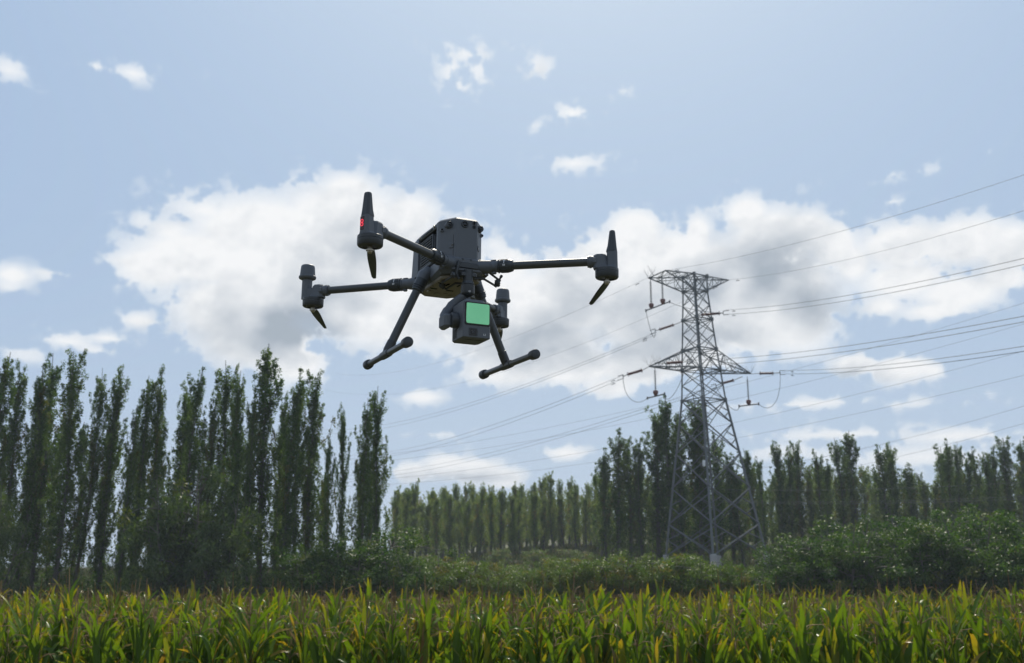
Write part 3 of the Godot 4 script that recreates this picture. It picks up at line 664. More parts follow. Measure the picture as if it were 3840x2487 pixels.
func build_trees() -> void:
	var bark := mat("poplar_bark", lin(0.11, 0.10, 0.085), 0.9)
	var leaf := leafmat("poplar_leaves", Color(1, 1, 1), 0.6, Color(0.92, 0.98, 0.42))
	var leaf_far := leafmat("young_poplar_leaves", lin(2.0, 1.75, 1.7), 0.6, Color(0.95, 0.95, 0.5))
	var bush_leaf := leafmat("shrub_leaves", Color(1, 1, 1), 0.46, Color(0.86, 0.95, 0.36))
	var pop := []
	for k in 8:
		pop.append(make_poplar(100 + k, [1.0, 0.85, 1.1, 0.75, 1.0, 0.9, 1.15, 0.8][k]))
	var bush := [[], [], []]
	for kind in 3:
		for k in 3:
			bush[kind].append(make_bush(300 + kind * 10 + k, kind))
	rng.seed = 77
	var k := 0
	for a in LEFT:
		place_tree(pop[a[4]], "poplar", "tall slim poplar in the near row left of the drone, %s from the left edge" % ordinal(k), "tree", "tall poplars in the near row on the left", a, [bark, leaf], 16.0)
		k += 1
	for a in LEFT2:
		place_tree(pop[a[4]], "poplar", "shorter poplar half hidden behind the tall row on the left", "tree", "poplars hidden behind the left row", a, [bark, leaf], 16.0)
	for a in BEYOND:
		place_tree(pop[a[4]], "poplar", "poplar past the end of the rows, at the very edge of the picture", "tree", "poplars past the ends of the rows", a, [bark, leaf], 16.0)
	k = 0
	for a in PYLON_TREES:
		place_tree(pop[a[4]], "poplar", "dark poplar close behind the pylon, %s from the left of that clump" % ordinal(k), "tree", "poplars behind the pylon", a, [bark, leaf], 16.0)
		k += 1
	k = 0
	for a in RIGHT:
		place_tree(pop[a[4]], "poplar", "poplar right of the pylon against the sky, %s counted from the pylon" % ordinal(k), "tree", "poplars right of the pylon", a, [bark, leaf], 16.0)
		k += 1
	k = 0
	for a in MIDDLE:
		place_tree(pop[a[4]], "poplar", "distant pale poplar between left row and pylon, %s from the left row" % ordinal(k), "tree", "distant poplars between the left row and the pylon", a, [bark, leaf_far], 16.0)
		k += 1
	for a in FILL:
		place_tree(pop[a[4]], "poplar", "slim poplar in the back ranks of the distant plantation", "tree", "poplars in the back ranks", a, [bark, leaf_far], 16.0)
	k = 0
	for a in BUSH_DARK:
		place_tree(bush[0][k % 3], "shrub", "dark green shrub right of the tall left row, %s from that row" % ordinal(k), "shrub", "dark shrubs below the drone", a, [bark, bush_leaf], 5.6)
		k += 1
	k = 0
	for a in BUSH_LOW:
		place_tree(bush[1][k % 3], "shrub", "low yellowish green shrub behind the corn in mid picture, %s from the left" % ordinal(k), "shrub", "low shrubs behind the corn", a, [bark, bush_leaf], 5.6)
		k += 1
	k = 0
	for a in BUSH_RIGHT:
		place_tree(bush[0][(k + 1) % 3], "shrub", "tall dense shrub right of the pylon behind the corn, %s from the pylon" % ordinal(k), "shrub", "tall shrubs on the right", a, [bark, bush_leaf], 5.6)
		k += 1
	k = 0
	for a in PALE:
		place_tree(bush[2][k % 3], "poplar_sapling", ["pale leafy young poplar at the left edge of the picture", "pale wide young poplar in front of the left row, leftmost of three", "pale wide young poplar in front of the left row, middle of three", "pale wide young poplar in front of the left row, rightmost of three"][k], "tree", "", a, [bark, bush_leaf], 5.6)
		k += 1
	k = 0
	for a in SCRUB:
		place_tree(bush[1][(k * 2 + 1) % 3], "shrub", "pale green scrub on the slope between the corn and the distant poplars", "shrub", "scrub on the slope", a, [bark, bush_leaf], 5.6)
		k += 1
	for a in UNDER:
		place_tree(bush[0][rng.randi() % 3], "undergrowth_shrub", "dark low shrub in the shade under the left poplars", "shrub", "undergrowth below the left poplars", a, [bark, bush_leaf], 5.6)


func build_corn() -> void:
	var leaf := leafmat("corn_leaves", Color(1, 1, 1), 0.30, Color(1.0, 0.98, 0.42))
	var stalk_m := mat("corn_stalks", lin(0.13, 0.17, 0.05), 0.6)
	var tas_m := leafmat("corn_tassels", Color(1, 1, 1), 0.8, Color(0.4, 0.36, 0.3))
	var pool := []
	var pool_mesh := []
	for k in 26:
		var tone := 0 if k < 13 else (1 if k < 20 else 2)
		var lf := make_corn_leaf(500 + k, tone)
		pool.append(lf)
		pool_mesh.append(lf.mesh(leaf))
	var stalk := MB.new()
	stalk.tube([Vector3.ZERO, Vector3(0.01, 0.7, 0), Vector3(-0.01, 1.4, 0.01), Vector3(0, 1.95, 0)], [0.016, 0.015, 0.011, 0.006], 5, false)
	var stalk_mesh := stalk.mesh(stalk_m)
	var tassels := []
	for k in 4:
		tassels.append(make_tassel(600 + k))
	var tassel_mesh := []
	for t in tassels:
		tassel_mesh.append(t.mesh(tas_m))
	# ten plants, each a list of [leaf, place]
	var specs := []
	rng.seed = 9
	for k in 10:
		var spec := []
		var turn := rng.randf() * TAU
		for i in 12:
			var y := lerpf(0.7, 1.86, i / 11.0)
			var r := rng.randf()
			var pick := rng.randi() % 13
			if r < 0.07 + 0.11 * i / 11.0:
				pick = 13 + rng.randi() % 7
			elif r < 0.24 and i > 2:
				pick = 20 + rng.randi() % 6
			if i < 1 and rng.randf() < 0.3:
				pick = 20 + rng.randi() % 6
			var a := turn + PI * i + rng.randfn() * 0.45
			var s := lerpf(1.08, 0.62, pow(i / 11.0, 2.0)) * rng.randf_range(0.9, 1.1)
			spec.append([pick, Transform3D(Basis(Vector3.UP, a) * Basis(Vector3(0, 0, 1), rng.randfn() * 0.08) * Basis.from_scale(Vector3(s, s, s)), Vector3(0, y, 0))])
		specs.append(spec)
	var protos := []
	var whole := []
	for k in 10:
		var p := Node3D.new()
		var w := MB.new()
		var st := part("stalk", stalk_mesh, null, p)
		w.col = Color(0.13, 0.17, 0.05)
		var ws := MB.new()
		ws.col = Color(0.13, 0.17, 0.05)
		ws.tube([Vector3.ZERO, Vector3(0.01, 0.7, 0), Vector3(-0.01, 1.4, 0.01), Vector3(0, 1.95, 0)], [0.016, 0.015, 0.011, 0.006], 4, false)
		w.add(ws, Transform3D())
		for e in specs[k]:
			part("leaf", pool_mesh[e[0]], null, p, e[1])
			w.add(pool[e[0]], e[1])
		var tt := Transform3D(Basis(Vector3.UP, k * 1.3), Vector3(0, 1.93, 0))
		if k % 5 < 4:
			part("tassel", tassel_mesh[k % 4], null, p, tt)
			w.add(tassels[k % 4], tt)
		protos.append(p)
		whole.append(w.mesh(leaf))
	# the rows: nearest plants in view one by one, the rest as the field
	rng.seed = 21
	var spots := []
	var d := 13.0
	while d < 37.0:
		var half := d * 0.545 + 4.5
		var x := -half + rng.randf() * 0.2
		while x < half:
			spots.append(Vector2(x, d + rng.randfn() * 0.07))
			x += rng.randf_range(0.17, 0.27)
		d += 0.62
	spots.sort_custom(func(a, b): return a.y < b.y)
	var xfs := []
	for k in 10:
		xfs.append([])
	var single := 0
	for s in spots:
		var sc := rng.randf_range(1.05, 1.23) * (1.05 if rng.randf() < 0.12 else 1.0)
		var b := Basis.from_euler(Vector3(rng.randfn() * 0.04, rng.randf() * TAU, rng.randfn() * 0.04)) * Basis.from_scale(Vector3(sc, sc * rng.randf_range(0.97, 1.04), sc))
		var t := Transform3D(b, Vector3(s.x, ground_at(s.x, -s.y) - 0.02, -s.y))
		var pick := rng.randi() % 10
		if single < 300 and s.y > 12.8 and absf(s.x) < s.y * 0.515:
			var o: Node3D = protos[pick].duplicate()
			o.name = numbered("corn_plant")
			o.transform = t
			add_child(o)
			tag(o, "upright corn plant in the front rows at the lower edge of the picture", "corn", "corn plants in the front rows")
			single += 1
		else:
			xfs[pick].append(t)
	var field := thing("corn_field", "green and yellow corn field stretching back to the shrubs and trees", "corn field")
	field.set_meta("kind", "stuff")
	for k in 10:
		var mm := MultiMesh.new()
		mm.transform_format = MultiMesh.TRANSFORM_3D
		mm.mesh = whole[k]
		mm.instance_count = xfs[k].size()
		for i in xfs[k].size():
			mm.set_instance_transform(i, xfs[k][i])
		var o := MultiMeshInstance3D.new()
		o.name = "corn_rows"
		o.multimesh = mm
		o.set_meta("kind", "stuff")
		field.add_child(o, true)
	for p in protos:
		p.free()


func build_ground() -> void:
	var m := MB.new()
	var xs := []
	var zs := []
	for i in 81:
		var u := (i - 40) / 40.0
		xs.append(u * 60.0 + pow(absf(u), 5.0) * signf(u) * 640.0)
	for j in 71:
		var u := j / 70.0
		zs.append(30.0 - u * 230.0 - pow(u, 6.0) * 600.0)
	var nz := FastNoiseLite.new()
	nz.seed = 3
	nz.frequency = 0.12
	for j in 71:
		for i in 81:
			var x: float = xs[i]
			var z: float = zs[j]
			var bump := nz.get_noise_2d(x, z) * 0.12 * smoothstep(58.0, 70.0, -z)
			m.put(Vector3(x, ground_at(x, z) + bump, z), Vector3.UP)
	for j in 70:
		for i in 80:
			var a := j * 81 + i
			m.tri(a, a + 1, a + 82)
			m.tri(a, a + 82, a + 81)
	var gm := mat("soil", Color(1, 1, 1), 0.95)
	var nt := NoiseTexture2D.new()
	nt.width = 512
	nt.height = 512
	nt.seamless = true
	var fn := FastNoiseLite.new()
	fn.seed = 8
	fn.frequency = 0.02
	fn.fractal_octaves = 5
	nt.noise = fn
	var gr := Gradient.new()
	gr.offsets = PackedFloat32Array([0.25, 0.5, 0.75])
	gr.colors = PackedColorArray([lin(0.05, 0.048, 0.026), lin(0.085, 0.075, 0.042), lin(0.058, 0.075, 0.028)])
	nt.color_ramp = gr
	gm.albedo_texture = nt
	gm.uv1_triplanar = true
	gm.uv1_world_triplanar = true
	gm.uv1_scale = Vector3(0.11, 0.11, 0.11)
	var o := part("ground", m.mesh(), gm, self)
	tag(o, "bare brown and grassy ground below corn and trees", "ground", "", "structure")
	# rough grass and weeds on the slope under the distant trees
	rng.seed = 31
	var tuft := MB.new()
	for k in 46:
		var v := rng.randf_range(0.6, 1.3)
		tuft.col = Color(0.085 * v, 0.11 * v, 0.032 * v) if k % 4 else Color(0.17 * v, 0.14 * v, 0.07 * v)
		var p := Vector3(rng.randfn() * 0.45, 0, rng.randfn() * 0.45)
		leaf_quad(tuft, p, (Vector3.UP + rdir() * 0.55).normalized(), rdir(), rng.randf_range(0.25, 0.55), 0.09)
	var mm := MultiMesh.new()
	mm.transform_format = MultiMesh.TRANSFORM_3D
	mm.mesh = tuft.mesh(leafmat("slope_grass", Color(1, 1, 1), 0.7, Color(0.5, 0.5, 0.3)))
	mm.instance_count = 9000
	for i in 9000:
		var z := -58.0 - pow(rng.randf(), 0.8) * 110.0
		var x := rng.randf_range(-0.6, 0.6) * -z
		var s := rng.randf_range(0.7, 1.5)
		mm.set_instance_transform(i, Transform3D(Basis(Vector3.UP, rng.randf() * TAU) * Basis.from_scale(Vector3(s, s, s)), Vector3(x, ground_at(x, z), z)))
	var g := MultiMeshInstance3D.new()
	g.name = "grass"
	g.multimesh = mm
	add_child(g)
	tag(g, "rough dry grass on the slope below the distant poplars", "grass", "", "stuff")


# ---------------------------------------------------------------- pylon and lines
var bar_mesh: ArrayMesh


func member(called: String, a: Vector3, b: Vector3, w: float, parent: Node) -> void:
	var y := (b - a)
	var l := y.length()
	y /= l
	var x := y.cross(Vector3.UP if absf(y.y) < 0.95 else Vector3.RIGHT).normalized()
	var o := part(called, bar_mesh, M.steel, parent)
	o.transform = Transform3D(Basis(x * w, y * l, x.cross(y) * w), a)


func lattice(called: String, parent: Node3D, chords: Array, n: int, w: float) -> void:
	# chords: pairs of end points; braces zigzag between neighbouring chords
	var arm := Node3D.new()
	arm.name = called
	parent.add_child(arm, true)
	for ch in chords:
		member("chord", ch[0], ch[1], w, arm)
	var pairs := [[0, 1], [2, 3], [0, 2], [1, 3]]
	for p in pairs:
		var a: Array = chords[p[0]]
		var b: Array = chords[p[1]]
		for i in n:
			var t0 := float(i) / n
			var t1 := float(i + 1) / n
			if i > 0:
				member("brace", a[0].lerp(a[1], t0), b[0].lerp(b[1], t0), w * 0.45, arm)
			if i < n - 1 or a[1].distance_to(b[1]) > 0.5:
				if i % 2:
					member("brace", a[0].lerp(a[1], t0), b[0].lerp(b[1], t1), w * 0.5, arm)
				else:
					member("brace", b[0].lerp(b[1], t0), a[0].lerp(a[1], t1), w * 0.5, arm)


func P(k: String) -> Vector3:
	return Vector3(PTS[k][0], PTS[k][1], PTS[k][2])


func build_pylon() -> void:
	var steel := mat("steel", lin(0.12, 0.132, 0.135), 0.6, 0.0)
	mat("insulator_red", lin(0.15, 0.055, 0.042), 0.45)
	mat("cable", lin(0.13, 0.14, 0.15), 0.75)
	mat("insulator_grey", lin(0.12, 0.13, 0.135), 0.5)
	var bm := MB.new()
	bm.rbox(Vector3(0.0, 0.5, -0.42), Vector3(1.0, 1.0, 0.16), 0.0)
	bm.rbox(Vector3(-0.42, 0.5, 0.0), Vector3(0.16, 1.0, 0.84), 0.0)
	bar_mesh = bm.mesh()
	var keys := ["H", "G4", "G3", "G2", "G1", "F", "E2", "E", "D", "C2", "C", "B2", "B", "A"]
	var base := Vector3(LEVELS.H[0], LEVELS.H[1], -98.0)
	var py := thing("lattice_pylon", "grey steel lattice pylon with two levels of cross arms", "pylon", Transform3D(Basis(), base))
	var cs := {}
	var ph := deg_to_rad(14.0)
	var dirs := [Vector3(cos(ph), 0, sin(ph)), Vector3(-sin(ph), 0, cos(ph)), Vector3(-cos(ph), 0, -sin(ph)), Vector3(sin(ph), 0, -cos(ph))]
	for k in keys:
		var l: Array = LEVELS[k]
		var c := []
		for q in dirs:
			c.append(Vector3(l[0], l[1], -98.0) + q * l[2] / cos(ph) - base)
		cs[k] = c
	for i in 4:
		member("leg", cs.H[i], cs.F[i], 0.2, py)
		member("leg", cs.F[i], cs.D[i], 0.14, py)
		member("leg", cs.D[i], cs.B[i], 0.14, py)
		member("leg", cs.B[i], cs.A[i], 0.14, py)
		var foot := MB.new()
		foot.rbox(Vector3(0, -0.55, 0), Vector3(0.55, 1.3, 0.55), 0.05)
		part("concrete_foot", foot.mesh(), M.get("concrete", mat("concrete", lin(0.36, 0.35, 0.33), 0.9)), py, Transform3D(Basis(), cs.H[i]))
	for q in keys.size() - 1:
		var lo: Array = cs[keys[q]]
		var hi: Array = cs[keys[q + 1]]
		var big: bool = q < 5
		for i in 4:
			var j := (i + 1) % 4
			var w := 0.1 if big else 0.075
			member("brace", lo[i], hi[j], w, py)
			member("brace", lo[j], hi[i], w, py)
			if big:
				# short struts from the legs to the diagonals
				var li: Vector3 = lo[i].lerp(hi[i], 0.5)
				var lj: Vector3 = lo[j].lerp(hi[j], 0.5)
				member("strut", li, lo[i].lerp(hi[j], 0.27), 0.055, py)
				member("strut", li, hi[i].lerp(lo[j], 0.27), 0.055, py)
				member("strut", lj, lo[j].lerp(hi[i], 0.27), 0.055, py)
				member("strut", lj, hi[j].lerp(lo[i], 0.27), 0.055, py)
	for k in ["F", "E", "D", "C", "B", "A"]:
		for i in 4:
			member("girt", cs[k][i], cs[k][(i + 1) % 4], 0.1, py)
		member("girt", cs[k][0], cs[k][2], 0.08, py)
		member("girt", cs[k][1], cs[k][3], 0.08, py)
		# gusset plates where the members meet
		for i in 4:
			var g := MB.new()
			g.rbox(Vector3.ZERO, Vector3(0.30, 0.34, 0.30), 0.03)
			part("gusset_plate", g.mesh(), steel, py, Transform3D(Basis(Vector3.UP, -ph), cs[k][i]))
	var R := 0
	var N := 1
	var L := 2
	var K := 3
	var l1 := P("topL1") - base
	var l2 := P("topL2") - base
	var tr := P("topR") - base
	lattice("upper_cross_arm", py, [[cs.A[L], l1], [cs.A[N], l2], [cs.B[L], l1], [cs.B[N], l2]], 4, 0.11)
	lattice("upper_cross_arm", py, [[cs.A[R], tr], [cs.A[K], tr], [cs.B[R], tr], [cs.B[K], tr]], 4, 0.10)
	member("arm_end_beam", l1, l2, 0.14, py)
	var ll := P("lowL") - base
	var lr := P("lowR") - base
	lattice("lower_cross_arm", py, [[cs.D[L], ll], [cs.D[N], ll], [cs.E[L], ll], [cs.E[N], ll]], 5, 0.12)
	lattice("lower_cross_arm", py, [[cs.D[R], lr], [cs.D[K], lr], [cs.E[R], lr], [cs.E[K], lr]], 5, 0.12)
	# thin rods that keep birds off the arms
	rng.seed = 3
	for spot in [l1, l1.lerp(l2, 0.3), ll, ll + Vector3(0.6, 0.25, 0), lr]:
		var sp := MB.new()
		for k in 7:
			var e := Vector3(rng.randf_range(-0.7, 0.7), rng.randf_range(0.6, 1.0), rng.randf_range(-0.7, 0.7))
			sp.tube([Vector3.ZERO, e], [0.012, 0.008], 3, false)
		part("bird_spikes", sp.mesh(), steel, py, Transform3D(Basis(), spot))
	# the small box on the tower's leg
	var bx := MB.new()
	bx.rbox(Vector3.ZERO, Vector3(0.25, 0.6, 0.25), 0.05)
	part("white_box", bx.mesh(), mat("white_paint", lin(0.7, 0.7, 0.7), 0.5), py, Transform3D(Basis(), cs.G3[1].lerp(cs.G2[1], 0.6) + Vector3(-0.35, 0, 0.3)))

	# insulators that hang from the arms
	var hang := [["susp1", "susp1b", "hanging grey insulator at the far end of the upper left cross arm"], ["susp2", "susp2b", "hanging grey insulator second from the end of the upper left cross arm"], ["susp3", "susp3b", "hanging grey insulator below the lower left cross arm"], ["susp4", "susp4b", "hanging grey insulator below the lower right cross arm"]]
	for h in hang:
		var a := P(h[0])
		var b := P(h[1])
		var len_ := a.distance_to(b)
		var o := thing("suspension_insulator", h[2], "insulator", Transform3D(Basis(), b), "insulators on the pylon")
		var m := MB.new()
		var prof := [Vector2(0.02, 0.2)]
		var y := 0.35
		while y < len_ - 0.35:
			prof.append_array([Vector2(0.035, y), Vector2(0.12, y + 0.02), Vector2(0.12, y + 0.045), Vector2(0.035, y + 0.07)])
			y += 0.17
		prof.append_array([Vector2(0.03, len_ - 0.3), Vector2(0.03, len_), Vector2(0, len_)])
		m.lathe(prof, 10)
		part("disc_string", m.mesh(), M.insulator_grey, o)
		var w := MB.new()
		w.lathe([Vector2(0, -0.42), Vector2(0.12, -0.32), Vector2(0.24, -0.1), Vector2(0.27, 0.08), Vector2(0.2, 0.2), Vector2(0.08, 0.24), Vector2(0, 0.25)], 12)
		part("weight", w.mesh(), M.insulator_red, o)
	var pulls := [["ins1", "mid-height left side of the pylon body"], ["ins2", "mid-height right side of the pylon body"], ["ins3", "tip of the lower left cross arm"], ["ins4", "tip of the lower right cross arm, pointing right"], ["ins5", "tip of the lower right cross arm, pointing left"], ["ins6", "lower left cross arm, pointing right across the pylon body"]]
	for h in pulls:
		var k: String = h[0]
		var a := P(k)
		var a2 := P(k + "m")
		var b := P(k + "b")
		var yk := P("yoke" + k[3])
		var o := thing("strain_insulator", "red-brown rod insulator at the " + h[1], "insulator", Transform3D(Basis(), a), "insulators on the pylon")
		var m := MB.new()
		var len_ := a2.distance_to(b)
		var prof := [Vector2(0, 0), Vector2(0.07, 0)]
		var y := 0.05
		while y < len_ - 0.1:
			prof.append_array([Vector2(0.085, y), Vector2(0.15, y + 0.03), Vector2(0.15, y + 0.05), Vector2(0.085, y + 0.08)])
			y += 0.11
		prof.append_array([Vector2(0.07, len_), Vector2(0, len_)])
		m.lathe_along(a2 - a, b - a, prof, 10)
		part("ribbed_rod", m.mesh(), M.insulator_red, o)
		var lk := MB.new()
		lk.tube([Vector3.ZERO, a2 - a], [0.035], 6)
		lk.tube([b - a, yk - a], [0.04], 6)
		part("link", lk.mesh(), M.insulator_grey, o)
		var rg := MB.new()
		for e in [a2.lerp(b, 0.06), a2.lerp(b, 0.94)]:
			rg.lathe_along(e - a, e - a + (b - a2).normalized(), [Vector2(0.2, -0.02), Vector2(0.23, 0.0), Vector2(0.2, 0.02), Vector2(0.18, 0.0), Vector2(0.2, -0.02)], 14)
		part("grading_ring", rg.mesh(), M.cable, o)
		var go := (b - a2).normalized()
		var yo := MB.new()
		var c0 := yk + Vector3(0, 0.2, 0)
		var c1 := yk - Vector3(0, 0.2, 0)
		yo.tube([c0 - a, c1 - a], [0.04], 6)
		yo.tube([c0 - a, c0 + go * 0.55 - a], [0.035], 6)
		yo.tube([c1 - a, c1 + go * 0.55 - a], [0.035], 6)
		part("yoke_frame", yo.mesh(), M.cable, o)
	# jumper bars and the slack cables that lead to them
	var bars := [["barL", "barR", "below the two hanging insulators of the upper left arm"], ["bar3a", "bar3b", "below the hanging insulator of the lower left arm"], ["bar4a", "bar4b", "below the hanging insulator of the lower right arm"]]
	for h in bars:
		var a := P(h[0])
		var b := P(h[1])
		var m := MB.new()
		m.tube([a - a, b - a], [0.07], 8)
		m.rbox(Vector3.ZERO, Vector3(0.14, 0.3, 0.14), 0.02)
		m.rbox(b - a, Vector3(0.14, 0.3, 0.14), 0.02)
		var o := part("jumper_bar", m.mesh(), M.insulator_grey, self)
		o.name = numbered("jumper_bar") if h != bars[0] else o.name
		names["jumper_bar"] = maxi(names.get("jumper_bar", 0), 1)
		o.position = a
		tag(o, "straight grey jumper bar " + h[2], "jumper bar", "jumper bars on the pylon")
	var loops := [["yoke1", "barL", 2.2, "from left mid insulator up to upper jumper bar"], ["barR", "yoke2", 0.3, "from upper jumper bar across to the pylon body"], ["yoke3", "bar3a", 3.2, "sagging below the lower left strain insulator"], ["bar3b", "yoke6", 1.6, "from lower left jumper bar towards the pylon body"], ["yoke4", "bar4b", 4.2, "sagging below the lower right strain insulator"], ["bar4a", "yoke5", 1.2, "from lower right jumper bar towards the pylon body"]]
	for h in loops:
		var a := P(h[0])
		var b := P(h[1])
		var lowest := minf(a.y, b.y) - 0.35
		var c1 := Vector3(a.x, 0, a.z) + Vector3(0, a.y - float(h[2]) * 0.75, 0)
		var c2 := b.lerp(a, 0.45)
		c2.y = minf(b.y, a.y) - 0.55 * float(h[2]) * 0.5
		var path := []
		for i in 19:
			path.append(a.bezier_interpolate(c1, c2, b, i / 18.0) - a)
		var m := MB.new()
		m.tube(path, [0.026], 5)
		var o := part("jumper_cable", m.mesh(), M.cable, self)
		o.name = numbered("jumper_cable")
		o.position = a
		tag(o, "slack jumper cable " + h[3], "cable", "jumper cables on the pylon")


func build_wires() -> void:
	var count := {}
	for w in WIRES:
		var a := Vector3(w[1][0], w[1][1], w[1][2])
		var b := Vector3(w[2][0], w[2][1], w[2][2])
		var over := 0.35
		var e := b + (b - a) * over
		var path := []
		for i in 41:
			var t := i / 40.0 * (1.0 + over)
			var p := a + (b - a) * t
			p.y -= float(w[3]) * 4.0 * t * (1.0 - t)
			path.append(p - a)
		var r := 0.018
		if w[0] == "ground_wire":
			r = 0.012
		elif w[0] == "distant_wire":
			r = 0.016
		elif w[0] == "low_wire":
			r = 0.009
		var m := MB.new()
		m.tube(path, [r], 5)
		var k: int = count.get(w[0], 0)
		count[w[0]] = k + 1
		var o := part("power_line", m.mesh(), M.cable, self)
		o.name = numbered("power_line")
		o.position = a
		tag(o, w[4], "power line", "overhead power lines")
		if w[0] != "low_wire" and w[0] != "distant_wire":
			# vibration damper near the clamp
			var dm := MB.new()
			var along := ((path[1] as Vector3) - (path[0] as Vector3)).normalized()
			var at := along * 2.4
			dm.tube([at - along * 0.28 - Vector3(0, 0.16, 0), at + along * 0.28 - Vector3(0, 0.16, 0)], [0.02], 5)
			dm.tube([at, at - Vector3(0, 0.16, 0)], [0.02], 5)
			dm.lathe_along(at - along * 0.36 - Vector3(0, 0.16, 0), at - Vector3(0, 0.16, 0), [Vector2(0, 0), Vector2(0.045, 0), Vector2(0.045, 0.16), Vector2(0, 0.16)], 8)
			dm.lathe_along(at + along * 0.36 - Vector3(0, 0.16, 0), at - Vector3(0, 0.16, 0), [Vector2(0, 0), Vector2(0.045, 0), Vector2(0.045, 0.16), Vector2(0, 0.16)], 8)
			part("vibration_damper", dm.mesh(), M.cable, o)


# ---------------------------------------------------------------- drone
func oct_ring(cx: float, cz: float, sx: float, sz: float, y: float, ch: float) -> Array:
	var hx := sx / 2.0
	var hz := sz / 2.0
	var r := []
	for q in [[-hx + ch, -hz], [hx - ch, -hz], [hx, -hz + ch], [hx, hz - ch], [hx - ch, hz], [-hx + ch, hz], [-hx, hz - ch], [-hx, -hz + ch]]:
		r.append(Vector3(cx + q[0], y, cz + q[1]))
	return r


func rounded_rect(x0: float, x1: float, y0: float, y1: float, r: float) -> Array:
	var out := []
	for c in [[x1 - r, y1 - r, 0.0], [x0 + r, y1 - r, 90.0], [x0 + r, y0 + r, 180.0], [x1 - r, y0 + r, 270.0]]:
		for i in 5:
			var a := deg_to_rad(c[2] + i * 22.5)
			out.append(Vector2(c[0] + cos(a) * r, c[1] + sin(a) * r))
	return out


# a flat plate standing in x and y, its front at z1
func plate(poly: Array, z0: float, z1: float, ch: float) -> MB:
	var m := MB.new()
	m.xf = Transform3D(Basis(Vector3(1, 0, 0), Vector3(0, 0, 1), Vector3(0, -1, 0)), Vector3.ZERO)
	m.prism(poly.map(func(p): return Vector2(p.x, -p.y)), z0, z1, ch, 0.0)
	return m


func lens(parent: Node, called: String, at: Vector3, towards: Vector3, r: float, ring: float) -> void:
	var m := MB.new()
	m.lathe_along(at - towards * 0.002, at + towards, [Vector2(r + ring, 0), Vector2(r + ring, 0.003), Vector2(r + ring * 0.6, 0.0045), Vector2(r, 0.0042), Vector2(r, 0.0015)], 28)
	var o := part(called, m.mesh(), M.drone_dark, parent)
	var g := MB.new()
	g.lathe_along(at - towards * 0.002, at + towards, [Vector2(r * 1.02, 0.0015), Vector2(r * 0.7, 0.003), Vector2(0, 0.0036)], 24)
	part("glass", g.mesh(), M.lens_glass, o)


